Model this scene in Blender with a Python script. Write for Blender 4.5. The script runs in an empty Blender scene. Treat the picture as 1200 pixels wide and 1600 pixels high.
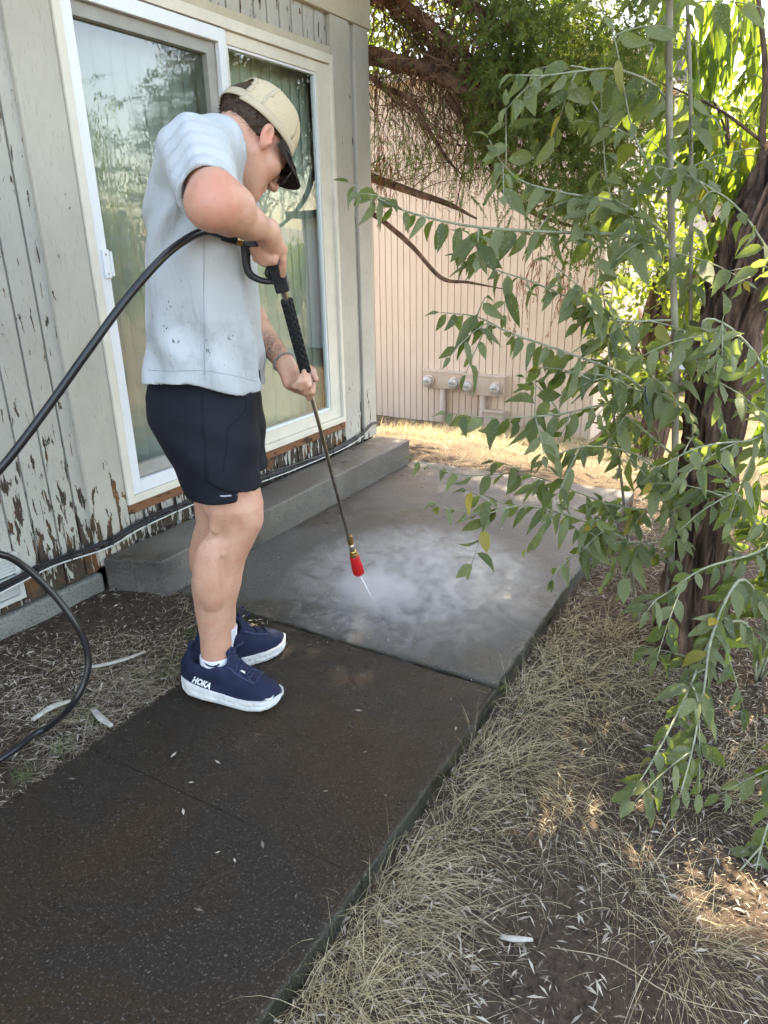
import bpy, bmesh, math, random
import numpy as np
from mathutils import Vector, Matrix, Euler
from mathutils.bvhtree import BVHTree

rng = np.random.default_rng(7)
random.seed(7)
scene = bpy.context.scene
COL = scene.collection

# ------------------------------------------------------------------ camera
YAW, PITCH, ROLL, FPX, CAMZ = math.radians(30.529), math.radians(20.746), math.radians(-1.112), 1113.5, 1.40
HD = np.array([-math.sin(YAW), math.cos(YAW), 0.0])          # horizontal heading
RD = np.array([math.cos(YAW), math.sin(YAW), 0.0])           # horizontal right
_f = np.array([HD[0]*math.cos(PITCH), HD[1]*math.cos(PITCH), -math.sin(PITCH)])
_u = np.cross(RD, _f)
CR = math.cos(ROLL)*RD + math.sin(ROLL)*_u
CU = -math.sin(ROLL)*RD + math.cos(ROLL)*_u
CF = _f
CAM = np.array([0.0, 0.0, CAMZ])
cd = bpy.data.cameras.new('camera')
cam = bpy.data.objects.new('camera', cd); COL.objects.link(cam)
cd.sensor_fit = 'VERTICAL'; cd.sensor_height = 36.0; cd.lens = 36.0*FPX/1600.0
cd.clip_start = 0.05; cd.clip_end = 3000.0
cam.matrix_world = Matrix(((CR[0], CU[0], -CF[0], 0), (CR[1], CU[1], -CF[1], 0), (CR[2], CU[2], -CF[2], CAMZ), (0, 0, 0, 1)))
scene.camera = cam

# ------------------------------------------------------------------ sky, sun, exposure
SUN_EL, SUN_AZ = math.radians(57), math.radians(-9)          # azimuth from +Y towards +X
wd = bpy.data.worlds.new('World'); scene.world = wd; wd.use_nodes = True
nt = wd.node_tree; nt.nodes.clear()
sky = nt.nodes.new('ShaderNodeTexSky'); sky.sky_type = 'NISHITA'; sky.sun_disc = False
sky.sun_elevation = SUN_EL; sky.sun_rotation = SUN_AZ
sky.air_density = 1.0; sky.dust_density = 2.0; sky.ozone_density = 1.0
bg = nt.nodes.new('ShaderNodeBackground'); bg.inputs[1].default_value = 0.15
wo = nt.nodes.new('ShaderNodeOutputWorld')
nt.links.new(sky.outputs[0], bg.inputs[0]); nt.links.new(bg.outputs[0], wo.inputs[0])
sd = bpy.data.lights.new('sun', 'SUN'); sd.energy = 3.6; sd.angle = math.radians(0.53); sd.color = (1.0, 0.94, 0.84)
sun = bpy.data.objects.new('sun', sd); COL.objects.link(sun)
_s = Vector((math.sin(SUN_AZ)*math.cos(SUN_EL), math.cos(SUN_AZ)*math.cos(SUN_EL), math.sin(SUN_EL)))
sun.rotation_euler = _s.to_track_quat('Z', 'Y').to_euler(); sun.location = (-1, 8, 14)
scene.view_settings.view_transform = 'Standard'; scene.view_settings.look = 'None'
scene.view_settings.exposure = 3.0; scene.view_settings.gamma = 1.0
scene.view_settings.use_curve_mapping = False
scene.view_settings.use_white_balance = True; scene.view_settings.white_balance_temperature = 8000; scene.view_settings.white_balance_tint = 10
scene.render.engine = 'CYCLES'
cy = scene.cycles
cy.use_denoising = True; cy.use_adaptive_sampling = True; cy.adaptive_threshold = 0.03; cy.max_bounces = 7; cy.diffuse_bounces = 3; cy.glossy_bounces = 3
cy.transmission_bounces = 5; cy.transparent_max_bounces = 10; cy.volume_bounces = 1
cy.volume_step_rate = 2.0; cy.sample_clamp_indirect = 6.0; cy.caustics_reflective = False; cy.caustics_refractive = False

# ------------------------------------------------------------------ helpers: points
def ray(px, py):
    return CR*((px-600)/FPX) - CU*((py-800)/FPX) + CF
def at_d(px, py, d):            # point seen at (px, py) whose horizontal distance ahead is d metres
    r = ray(px, py); return CAM + r*(d/float(r @ HD))
def at_x(px, py, x):
    r = ray(px, py); return CAM + r*((x-CAM[0])/r[0])
def at_y(px, py, y):
    r = ray(px, py); return CAM + r*((y-CAM[1])/r[1])
def at_z(px, py, z=0.0):
    r = ray(px, py); return CAM + r*((z-CAM[2])/r[2])
def loc(px, py, d):             # the same point as (right, ahead, up)
    P = at_d(px, py, d); return np.array([P @ RD, P @ HD, P[2]])
def L2W(V):                     # (right, ahead, up) -> world
    V = np.asarray(V, float); return V[..., 0:1]*RD + V[..., 1:2]*HD + V[..., 2:3]*np.array([0, 0, 1.0])

# ------------------------------------------------------------------ helpers: objects
def tag(o, label=None, cat=None, group=None, kind=None):
    if label: o['label'] = label
    if cat: o['category'] = cat
    if group: o['group'] = group
    if kind: o['kind'] = kind
    return o
def empty(name, at, label, cat, group=None, kind=None):
    o = bpy.data.objects.new(name, None); COL.objects.link(o); o.location = tuple(float(v) for v in at)
    o.empty_display_size = 0.1
    return tag(o, label, cat, group, kind)
def origin_of(o):
    v = Vector((0, 0, 0))
    while o is not None:
        v += o.location; o = o.parent
    return v
def mesh_from(name, V, Fc, smooth=False):
    V = np.asarray(V, np.float32)
    me = bpy.data.meshes.new(name)
    if isinstance(Fc, np.ndarray):
        n, k = Fc.shape
        me.vertices.add(len(V)); me.vertices.foreach_set('co', V.ravel())
        me.loops.add(n*k); me.loops.foreach_set('vertex_index', Fc.astype(np.int32).ravel())
        me.polygons.add(n); me.polygons.foreach_set('loop_start', np.arange(0, n*k, k, dtype=np.int32))
        me.update(calc_edges=True); me.validate()
    else:
        me.from_pydata([tuple(v) for v in V.tolist()], [], [tuple(f) for f in Fc]); me.update()
    if smooth:
        me.polygons.foreach_set('use_smooth', np.ones(len(me.polygons), bool))
    return me
def put(name, V, Fc, mat, parent=None, smooth=False, at=None):
    """V in world space; the object's origin is its own base (or the parent's)."""
    V = np.asarray(V, float)
    po = np.array(origin_of(parent)) if parent is not None else np.zeros(3)
    if at is None:
        at = po if parent is not None else np.array([V[:, 0].mean(), V[:, 1].mean(), V[:, 2].min()])
    at = np.asarray(at, float)
    me = mesh_from(name, V-at, Fc, smooth)
    o = bpy.data.objects.new(name, me); COL.objects.link(o)
    if parent is not None: o.parent = parent
    o.location = tuple(at-po)
    if mat is not None: me.materials.append(mat)
    return o
class MB:
    """collects simple shapes of ONE part"""
    def __init__(s): s.v = []; s.f = []
    def add(s, V, Fc):
        o = len(s.v); s.v += [tuple(map(float, q)) for q in V]; s.f += [tuple(int(i)+o for i in f) for f in Fc]; return s
    def box(s, lo, hi, bev=0.0):
        x0, y0, z0 = lo; x1, y1, z1 = hi
        if bev <= 0:
            V = [(x0,y0,z0),(x1,y0,z0),(x1,y1,z0),(x0,y1,z0),(x0,y0,z1),(x1,y0,z1),(x1,y1,z1),(x0,y1,z1)]
            return s.add(V, [(0,3,2,1),(4,5,6,7),(0,1,5,4),(1,2,6,5),(2,3,7,6),(3,0,4,7)])
        b = bev; bm = bmesh.new(); bmesh.ops.create_cube(bm, size=1.0)
        for v in bm.verts:
            v.co = Vector(((x0+x1)/2+v.co.x*(x1-x0), (y0+y1)/2+v.co.y*(y1-y0), (z0+z1)/2+v.co.z*(z1-z0)))
        bmesh.ops.bevel(bm, geom=list(bm.edges), offset=b, segments=2, affect='EDGES', profile=0.5)
        bm.verts.index_update(); s.add([v.co[:] for v in bm.verts], [[v.index for v in f.verts] for f in bm.faces]); bm.free(); return s
    def tube(s, pts, rad, n=8, cap=True):
        V, Fc = tube_geo(pts, rad, n, cap); return s.add(V, Fc)
    def make(s, name, mat, parent=None, smooth=False, at=None):
        return put(name, np.array(s.v), s.f, mat, parent, smooth, at)
def tube_geo(pts, rad, n=8, cap=True):
    P = np.asarray(pts, float); m = len(P)
    R = np.full(m, rad) if np.isscalar(rad) else np.asarray(rad, float)
    T = np.gradient(P, axis=0); T /= np.linalg.norm(T, axis=1)[:, None]+1e-12
    u = np.cross(T[0], [0, 0, 1.0]);
    if np.linalg.norm(u) < 1e-3: u = np.cross(T[0], [1.0, 0, 0])
    u /= np.linalg.norm(u); V = []; ang = np.linspace(0, 2*math.pi, n, endpoint=False)
    for i in range(m):
        u = u-T[i]*(u @ T[i]); u /= np.linalg.norm(u); w = np.cross(T[i], u)
        V += [P[i]+R[i]*(math.cos(a)*u+math.sin(a)*w) for a in ang]
    Fc = [(i*n+j, i*n+(j+1) % n, (i+1)*n+(j+1) % n, (i+1)*n+j) for i in range(m-1) for j in range(n)]
    if cap: Fc += [tuple(range(n-1, -1, -1)), tuple((m-1)*n+j for j in range(n))]
    return V, Fc
def spline(pts, n=24, extra=None):
    """Catmull-Rom through pts"""
    P = np.asarray(pts, float); m = len(P)
    Q = np.vstack([2*P[0]-P[1], P, 2*P[-1]-P[-2]]); t = np.linspace(0, m-1, n); out = []
    for x in t:
        i = min(int(x), m-2); f = x-i; a, b, c, d = Q[i], Q[i+1], Q[i+2], Q[i+3]
        out.append(0.5*((2*b)+(c-a)*f+(2*a-5*b+4*c-d)*f*f+(3*b-a-3*c+d)*f**3))
    return np.array(out)
def lathe(pts_axis, radii, n=16):      # p0->p1 axis with stations (t in metres, r)
    return tube_geo(pts_axis, radii, n)
def vnoise(P, scale, seed=0):
    """cheap value noise on points (N,3) -> [-1,1]"""
    Q = np.asarray(P, float)*scale; I = np.floor(Q).astype(np.int64); f = Q-I; f = f*f*(3-2*f)
    def h(i, j, k):
        n = (i*374761393+j*668265263+k*2147483647+seed*1274126177) & 0xffffffff
        n = ((n ^ (n >> 13))*1274126177) & 0xffffffff; n = n ^ (n >> 16); return (n & 0xffff)/32767.5-1
    r = 0
    for a in (0, 1):
        for b in (0, 1):
            for c in (0, 1):
                w = (f[..., 0] if a else 1-f[..., 0])*(f[..., 1] if b else 1-f[..., 1])*(f[..., 2] if c else 1-f[..., 2])
                r = r+w*h(I[..., 0]+a, I[..., 1]+b, I[..., 2]+c)
    return r

# ------------------------------------------------------------------ materials
class NM:
    def __init__(s, name, rough=0.6, spec=0.4):
        s.m = bpy.data.materials.new(name); s.m.use_nodes = True; s.t = s.m.node_tree
        s.b = s.t.nodes['Principled BSDF']; s.out = s.t.nodes['Material Output']
        s.b.inputs['Roughness'].default_value = rough; s.b.inputs['Specular IOR Level'].default_value = spec
    def n(s, typ, **kw):
        nd = s.t.nodes.new('ShaderNode'+typ)
        for k, v in kw.items():
            if k.startswith('i_'):
                key = k[2:].replace('_', ' '); nd.inputs[key].default_value = v
            else: setattr(nd, k, v)
        return nd
    def l(s, a, b): s.t.links.new(a, b)
    def pos(s, scale=(1, 1, 1), rot=(0, 0, 0), src='Position'):
        if src == 'Position': g = s.n('NewGeometry').outputs['Position']
        else: g = s.n('TexCoord').outputs[src]
        mp = s.n('Mapping'); mp.inputs['Scale'].default_value = scale; mp.inputs['Rotation'].default_value = rot
        s.l(g, mp.inputs[0]); return mp.outputs[0]
    def noise(s, vec, scale, detail=4, rough=0.55, dist=0.0):
        t = s.n('TexNoise'); t.inputs['Scale'].default_value = scale; t.inputs['Detail'].default_value = detail
        t.inputs['Roughness'].default_value = rough; t.inputs['Distortion'].default_value = dist
        s.l(vec, t.inputs['Vector']); return t.outputs['Fac']
    def vor(s, vec, scale, feature='F1'):
        t = s.n('TexVoronoi'); t.feature = feature; t.inputs['Scale'].default_value = scale; s.l(vec, t.inputs['Vector']); return t
    def ramp(s, fac, stops, interp='LINEAR'):
        r = s.n('ValToRGB'); e = r.color_ramp; e.interpolation = interp
        while len(e.elements) < len(stops): e.elements.new(0.5)
        for el, (p, c) in zip(e.elements, stops):
            el.position = p; el.color = (c, c, c, 1) if np.isscalar(c) else (*c, 1)
        s.l(fac, r.inputs[0]); return r.outputs[0]
    def mix(s, fac, a, b, mode='MIX'):
        x = s.n('Mix'); x.data_type = 'RGBA'; x.blend_type = mode
        for v, i in ((fac, 0), (a, 6), (b, 7)):
            if hasattr(v, 'is_output'): s.l(v, x.inputs[i])
            elif i == 0: x.inputs[0].default_value = v
            else: x.inputs[i].default_value = (*v, 1) if len(v) == 3 else v
        return x.outputs[2]
    def math(s, op, a, b=0.0, c=None, clamp=False):
        x = s.n('Math'); x.operation = op; x.use_clamp = clamp
        for i, v in enumerate((a, b, c)):
            if v is None: continue
            if hasattr(v, 'is_output'): s.l(v, x.inputs[i])
            else: x.inputs[i].default_value = v
        return x.outputs[0]
    def sep(s, vec):
        x = s.n('SeparateXYZ'); s.l(vec, x.inputs[0]); return x.outputs
    def col(s, c):
        if hasattr(c, 'is_output'): s.l(c, s.b.inputs['Base Color'])
        else: s.b.inputs['Base Color'].default_value = (*c, 1)
    def rough(s, r):
        if hasattr(r, 'is_output'): s.l(r, s.b.inputs['Roughness'])
        else: s.b.inputs['Roughness'].default_value = r
    def bump(s, h, strength=0.4, dist=0.01):
        x = s.n('Bump'); x.inputs['Strength'].default_value = strength; x.inputs['Distance'].default_value = dist
        s.l(h, x.inputs['Height']); s.l(x.outputs[0], s.b.inputs['Normal'])
def plain(name, c, rough=0.5, spec=0.4, metal=0.0, var=0.12, vs=30, bump=0.0, bs=200):
    m = NM(name, rough, spec); p = m.pos(); m.b.inputs['Metallic'].default_value = metal
    f = m.noise(p, vs, 3); a = tuple(max(0, x*(1-var)) for x in c); b = tuple(min(1, x*(1+var)) for x in c)
    m.col(m.mix(m.ramp(f, [(0.3, 0.0), (0.7, 1.0)]), a, b))
    if bump: m.bump(m.noise(p, bs, 2), bump, 0.002)
    return m.m
def peeling(name, paint, wood, base=0.36, low=0.3, flake=(40, 40, 9)):
    """old paint flaking off grey-brown wood, most of it near the ground"""
    m = NM(name, 0.65, 0.3); p = m.pos(); z = m.sep(p)[2]
    q = m.pos(flake)
    n1 = m.noise(q, 1.0, 5, 0.62, 0.4)
    h = m.ramp(z, [(0.0, 1.0), (0.28, 0.62), (0.5, 0.28), (0.9, 0.12), (1.0, 0.1)])          # rain-splash wear
    big = m.noise(p, 2.6, 3)
    th = m.math('ADD', m.math('MULTIPLY', h, low), m.math('MULTIPLY', m.math('SUBTRACT', big, 0.5), 0.22))
    v = m.math('ADD', n1, th)
    msk = m.ramp(v, [(base+0.275, 0.0), (base+0.29, 1.0)])
    crk = m.noise(m.pos((150, 150, 26)), 1.0, 3, 0.6)
    hair = m.ramp(crk, [(0.60, 0.0), (0.66, 1.0)])
    pc = m.mix(m.ramp(m.noise(p, 5, 4), [(0.3, 0.0), (0.7, 1.0)]), tuple(x*0.86 for x in paint), paint)
    pc = m.mix(m.math('MULTIPLY', hair, 0.35), pc, tuple(x*0.45 for x in paint))
    wc = m.mix(m.noise(m.pos((60, 60, 6)), 1.0, 4), wood, tuple(x*0.4 for x in wood))
    wc = m.mix(m.ramp(m.noise(p, 7, 2), [(0.55, 0.0), (0.68, 1.0)]), wc, (0.17, 0.075, 0.028))
    m.col(m.mix(msk, pc, wc)); m.rough(m.mix(msk, (0.6,)*3, (0.9,)*3))
    hh = m.math('SUBTRACT', m.math('MULTIPLY', crk, 0.25), msk)
    m.bump(hh, 0.55, 0.003); return m.m
M = {}
M['siding'] = peeling('peeling_siding_paint', (0.47, 0.45, 0.395), (0.085, 0.062, 0.045), 0.38, 0.30)
M['trim'] = peeling('weathered_trim_paint', (0.50, 0.465, 0.395), (0.11, 0.07, 0.04), 0.44, 0.24, (26, 26, 7))
M['frieze'] = peeling('trim_paint_under_eave', (0.54, 0.475, 0.355), (0.10, 0.06, 0.04), 0.50, 0.05, (26, 20, 20))
M['vinyl'] = plain('white_vinyl', (0.74, 0.76, 0.78), 0.35, 0.45, 0, 0.03, 6)
M['vinyl_cream'] = plain('cream_casing_paint', (0.70, 0.65, 0.55), 0.5, 0.4, 0, 0.06, 9, 0.15, 60)
M['track'] = plain('grey_door_track', (0.32, 0.31, 0.28), 0.45, 0.4, 0.0, 0.1, 12)
M['raw_wood'] = peeling('bare_sill_wood', (0.22, 0.098, 0.048), (0.09, 0.05, 0.03), 0.34, 0.10, (20, 9, 40))
M['blind'] = plain('pale_green_blind_vinyl', (0.66, 0.675, 0.60), 0.5, 0.35, 0, 0.06, 4)
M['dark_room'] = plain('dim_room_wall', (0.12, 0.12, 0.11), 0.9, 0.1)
M['roof'] = plain('roof_shingle', (0.09, 0.08, 0.075), 0.9, 0.2, 0, 0.3, 25, 0.4, 120)
def concrete(name, dry, wet_amt, wet=(0.045, 0.040, 0.035), seed=0.0, stain=True, rust=0.0, spec=0.5):
    m = NM(name, 0.8, spec); p = m.pos(); mp = m.n('Mapping'); mp.inputs['Location'].default_value = (seed, seed*1.7, 0); m.l(p, mp.inputs[0]); p = mp.outputs[0]
    grit = m.noise(p, 240, 3, 0.7); pit = m.noise(p, 70, 5, 0.75); big = m.noise(p, 1.7, 5, 0.6, 0.6); mid = m.noise(p, 9, 4)
    dc = m.mix(m.ramp(mid, [(0.3, 0.0), (0.7, 1.0)]), tuple(x*0.78 for x in dry), dry)
    wm = m.ramp(big, [(wet_amt-0.12, 1.0), (wet_amt+0.12, 0.0)])
    wc = m.mix(m.ramp(m.noise(p, 2.2, 5, 0.6, 0.8), [(0.42, 0.0), (0.62, 1.0)]), wet, (wet[0]*1.1+rust, wet[1]*0.95+rust*0.25, wet[2]*0.62))
    c = m.mix(wm, dc, wc)
    speck = m.ramp(m.noise(p, 130, 3, 0.7), [(0.57, 0.0), (0.68, 1.0)])
    c = m.mix(m.math('MULTIPLY', speck, m.mix(wm, (0.7,)*3, (0.5,)*3)), c, (0.20, 0.185, 0.165))
    dk = m.ramp(m.noise(p, 115, 3, 0.7), [(0.34, 1.0), (0.46, 0.0)])
    c = m.mix(m.math('MULTIPLY', dk, 0.7), c, (0.012, 0.011, 0.010))
    for sc_, keep, rad in ((58, 0.94, 0.16), (125, 0.80, 0.24), (31, 0.975, 0.09)):
        v = m.vor(p, sc_); sel = m.ramp(m.sep(v.outputs['Color'])[0], [(keep, 0.0), (keep+0.01, 1.0)])
        pk = m.math('MULTIPLY', sel, m.ramp(v.outputs['Distance'], [(rad*0.6, 1.0), (rad, 0.0)]))
        c = m.mix(m.math('MULTIPLY', pk, 0.5), c, (0.26, 0.23, 0.195))
        v2 = m.vor(p, sc_*1.13); sel2 = m.ramp(m.sep(v2.outputs['Color'])[1], [(keep-0.1, 0.0), (keep-0.09, 1.0)])
        c = m.mix(m.math('MULTIPLY', m.math('MULTIPLY', sel2, m.ramp(v2.outputs['Distance'], [(rad*0.7, 1.0), (rad*1.2, 0.0)])), 0.7), c, (0.010, 0.009, 0.008))
    m.col(c)
    rw = m.ramp(m.noise(p, 9, 4), [(0.3, 0.16), (0.7, 0.5)])
    m.rough(m.mix(wm, (0.85,)*3, rw))
    hh = m.math('ADD', m.math('MULTIPLY', grit, 0.5), m.math('MULTIPLY', pit, 0.9)); m.bump(hh, 0.9, 0.006)
    return m.m
M['path'] = concrete('wet_path_concrete', (0.15, 0.135, 0.115), 0.82, (0.024, 0.0185, 0.0135), 3.1, rust=0.010, spec=0.22)
M['slab_edge'] = concrete('mossy_slab_edge', (0.10, 0.085, 0.06), 0.62, (0.030, 0.030, 0.020), 7.7)
M['patio'] = concrete('wet_patio_concrete', (0.135, 0.125, 0.113), 0.56, (0.046, 0.043, 0.041), 9.4, spec=0.42)
M['step'] = concrete('damp_step_concrete', (0.20, 0.178, 0.152), 0.50, (0.060, 0.053, 0.046), 5.7)
M['foundation'] = concrete('mossy_foundation_concrete', (0.26, 0.25, 0.215), 0.12, (0.09, 0.085, 0.07), 1.3)
def soil():
    m = NM('dry_soil', 0.95, 0.1); p = m.pos()
    a = m.noise(p, 3.0, 5); b = m.noise(p, 60, 4, 0.7)
    c = m.mix(m.ramp(b, [(0.3, 0.0), (0.7, 1.0)]), (0.030, 0.021, 0.016), (0.085, 0.062, 0.046))
    y = m.sep(p)[1]; far = m.ramp(m.math('MULTIPLY', y, 0.1), [(0.42, 0.0), (0.6, 1.0)])
    straw = m.mix(m.noise(p, 25, 4), (0.10, 0.072, 0.045), (0.24, 0.18, 0.11))
    c = m.mix(m.math('MULTIPLY', m.ramp(a, [(0.35, 0.35), (0.6, 1.0)]), m.math('MAXIMUM', far, 0.12)), c, straw)
    m.col(c); m.bump(m.math('ADD', b, m.noise(p, 14, 3)), 0.9, 0.012); return m.m
M['soil'] = soil()
def pink():
    m = NM('pink_siding_paint', 0.7, 0.25); p = m.pos((1.2, 1.2, 0.5))
    c = m.mix(m.ramp(m.noise(p, 3, 5), [(0.3, 0.0), (0.75, 1.0)]), (0.70, 0.56, 0.455), (0.77, 0.63, 0.525))
    m.col(c); m.bump(m.noise(m.pos((90, 90, 12)), 1, 3), 0.2, 0.002); return m.m
M['pink'] = pink()
M['white_wall'] = plain('white_wall_paint', (0.72, 0.71, 0.74), 0.7, 0.25, 0, 0.05, 3)
M['meter'] = plain('meter_box_paint', (0.60, 0.49, 0.42), 0.5, 0.35, 0, 0.06, 14)
M['meter_glass'] = plain('meter_dome_glass', (0.55, 0.53, 0.52), 0.12, 0.6, 0, 0.25, 40)
def glass(name, refl_ior, wavy=0.0, tint=(0.86, 0.90, 0.865)):
    m = NM(name); t = m.t; t.nodes.remove(m.b)
    fr = m.n('Fresnel'); fr.inputs['IOR'].default_value = refl_ior
    tr = m.n('BsdfTransparent'); tr.inputs[0].default_value = (*tint, 1)
    gl = m.n('BsdfGlossy'); gl.inputs['Roughness'].default_value = 0.0
    p = m.pos()
    h = m.noise(p, 1.3, 2, 0.5, 0.4)
    if wavy: h = m.math('ADD', h, m.math('MULTIPLY', m.noise(m.pos((1, 9, 2.0)), 1.6, 2, 0.5, 2.5), wavy))
    bm = m.n('Bump'); bm.inputs['Strength'].default_value = 0.25; bm.inputs['Distance'].default_value = 0.004 if not wavy else 0.0022; m.l(h, bm.inputs['Height'])
    m.l(bm.outputs[0], gl.inputs['Normal'])
    g = m.n('NewGeometry'); fac = m.math('MULTIPLY', fr.outputs[0], m.math('SUBTRACT', 1.0, g.outputs['Backfacing']))
    mx = m.n('MixShader'); m.l(fac, mx.inputs[0]); m.l(tr.outputs[0], mx.inputs[1]); m.l(gl.outputs[0], mx.inputs[2])
    m.l(mx.outputs[0], m.out.inputs[0]); return m.m
M['glass'] = glass('door_glass', 2.2)
M['glass_wavy'] = glass('wavy_screened_glass', 2.05, 0.8, (0.74, 0.78, 0.77))
M['cable'] = plain('black_cable', (0.018, 0.018, 0.02), 0.45, 0.4)
M['cable_white'] = plain('white_cable', (0.62, 0.62, 0.60), 0.5, 0.4)
M['vent'] = plain('off_white_vent', (0.52, 0.52, 0.49), 0.55, 0.35, 0, 0.1, 18)
# ------------------------------------------------------------------ ground
def sstep(a, b, x): t = np.clip((x-a)/(b-a), 0, 1); return t*t*(3-2*t)
def gz(x, y):
    x = np.asarray(x, float); y = np.asarray(y, float)
    z = np.where(x > -1.2, -0.065, -0.03)+0*y
    z = z+0.05*sstep(-1.9, -2.44, x)                                   # soil banked up at the foundation
    z = z+0.035*sstep(-0.2, 1.6, x)
    z = z-1.04*sstep(0, 1, np.clip((y-4.15)/5.0, 0, 1))*0.35-1.04*np.clip((y-4.15)/4.9, 0, 1)*0.65   # bank falling to the neighbour
    P = np.stack([x, y, 0*x], -1)
    z = z+0.010*vnoise(P, 3.1, 1)+0.006*vnoise(P, 9.0, 2)+0.25*vnoise(P, 0.05, 3)*sstep(14, 60, np.hypot(x, y))
    return z
def axis(c0, c1, step, far):
    a = list(np.arange(c0, c1+1e-6, step)); d = step; lo = [c0]; hi = [c1]
    while hi[-1] < far: d *= 1.32; hi.append(hi[-1]+d)
    d = step
    while lo[-1] > -far: d *= 1.32; lo.append(lo[-1]-d)
    return np.array(lo[:0:-1]+a+hi[1:])
gx, gy = axis(-2.6, 1.4, 0.05, 900), axis(0.2, 9.2, 0.06, 900)
GX, GY = np.meshgrid(gx, gy, indexing='ij'); GV = np.stack([GX, GY, gz(GX, GY)], -1).reshape(-1, 3)
nx_, ny_ = len(gx), len(gy); ii, jj = np.meshgrid(np.arange(nx_-1), np.arange(ny_-1), indexing='ij')
k = (ii*ny_+jj).ravel(); GF = np.stack([k, k+ny_, k+ny_+1, k+1], -1)
tag(put('ground', GV, GF, M['soil'], None, True, at=(0, 0, 0)), 'dark soil and dry ground around the path', None, None, 'structure')

# ------------------------------------------------------------------ concrete path and patio
def slab(name, poly, top, thick, mat, parent, rough=0.006, bev=0.010, seed=1, tight=()):
    """cast slab with crumbled edges: poly is the outline, counter-clockwise"""
    pts = []; tg_ = []
    for i, a in enumerate(poly):
        b = poly[(i+1) % len(poly)]; a = np.array(a, float); b = np.array(b, float); n = max(2, int(np.linalg.norm(b-a)/0.012))
        for t in np.linspace(0, 1, n, endpoint=False): pts.append(a+(b-a)*t); tg_.append(0.10 if i in tight else 1.0)
    P = np.array(pts); n = len(P); c = P.mean(0)
    T = np.roll(P, -1, 0)-np.roll(P, 1, 0); N = np.stack([T[:, 1], -T[:, 0]], -1); N /= np.linalg.norm(N, axis=1)[:, None]
    P3 = np.c_[P, np.zeros(n)]; w = vnoise(P3, 3, seed)*rough*0.5+vnoise(P3, 22, seed+3)*rough*0.5+vnoise(P3, 45, seed+4)*rough*0.35
    ch = bev*(1.0+0.5*vnoise(P3, 16, seed+5)+0.45*vnoise(P3, 50, seed+6))
    tg_ = np.array(tg_); ch = ch*tg_; w = w*tg_
    out = P+N*w[:, None]; inn = out-N*ch[:, None]; mid = out-N*(ch*0.3)[:, None]
    low_ = P+N*(vnoise(P3, 3, seed)*rough*0.5*tg_)[:, None]; V = np.vstack([np.c_[low_, np.full(n, top-thick)], np.c_[out, top-ch], np.c_[mid, top-ch*0.3], np.c_[inn, np.full(n, top)]])
    F = [(r*n+i, r*n+(i+1) % n, (r+1)*n+(i+1) % n, (r+1)*n+i) for r in range(3) for i in range(n)]
    F.append(tuple(range(3*n, 4*n)))
    o = put(name, V, F, mat, parent); o.data.materials.append(M['slab_edge'])
    for i in range(n*2): o.data.polygons[i].material_index = 1
    return o
path = empty('path', (-1.18, 1.0, 0), 'wet dark concrete path', None, None, 'structure')
jy = 1.055
slab('slab', [(-1.668, jy+0.0008), (-0.703, jy+0.0008), (-0.706, 1.921), (-1.672, 1.921)], 0.0, 0.12, M['path'], path, seed=2, tight=(0,))
slab('slab', [(-1.66, -1.2), (-0.700, -1.2), (-0.703, jy-0.0008), (-1.668, jy-0.0008)], 0.0, 0.12, M['path'], path, seed=5, tight=(2,))
patio = empty('patio', (-1.45, 3.0, 0), 'wet grey concrete patio slab', None, None, 'structure')
slab('slab', [(-2.188, 1.927), (-0.712, 1.927), (-0.722, 3.02), (-0.735, 4.13), (-2.188, 4.13)], 0.006, 0.12, M['patio'], patio, rough=0.007, bev=0.010, seed=8)

# ------------------------------------------------------------------ door step
def rough_box(lo, hi, bev, cut, amp, seed):
    bm = bmesh.new(); bmesh.ops.create_cube(bm, size=1.0)
    lo = np.array(lo); hi = np.array(hi)
    for v in bm.verts: v.co = Vector((lo+hi)/2+np.array(v.co)*(hi-lo))
    bmesh.ops.bevel(bm, geom=list(bm.edges), offset=bev, segments=3, affect='EDGES', profile=0.5)
    long = [e for e in bm.edges if e.calc_length() > 0.15]
    bmesh.ops.subdivide_edges(bm, edges=long, cuts=cut, use_grid_fill=True)
    V = np.array([v.co[:] for v in bm.verts])
    for s_, a_ in ((9, amp), (31, amp*0.6)):
        V += np.stack([vnoise(V, s_, seed+i) for i in range(3)], -1)*a_
    bm.verts.index_update(); F = [[v.index for v in f.verts] for f in bm.faces]; bm.free(); return V, F
V, F = rough_box((-2.443, 1.875, -0.10), (-2.187, 4.065, 0.165), 0.009, 40, 0.003, 4)
V[:, 1] -= 0.095*np.clip((-2.187-V[:, 0])/0.256, 0, 1)*np.clip((2.3-V[:, 1])/0.42, 0, 1)
tag(put('concrete_step', V, F, M['step'], None, True), 'long low concrete step below the sliding glass door', 'step')

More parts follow.
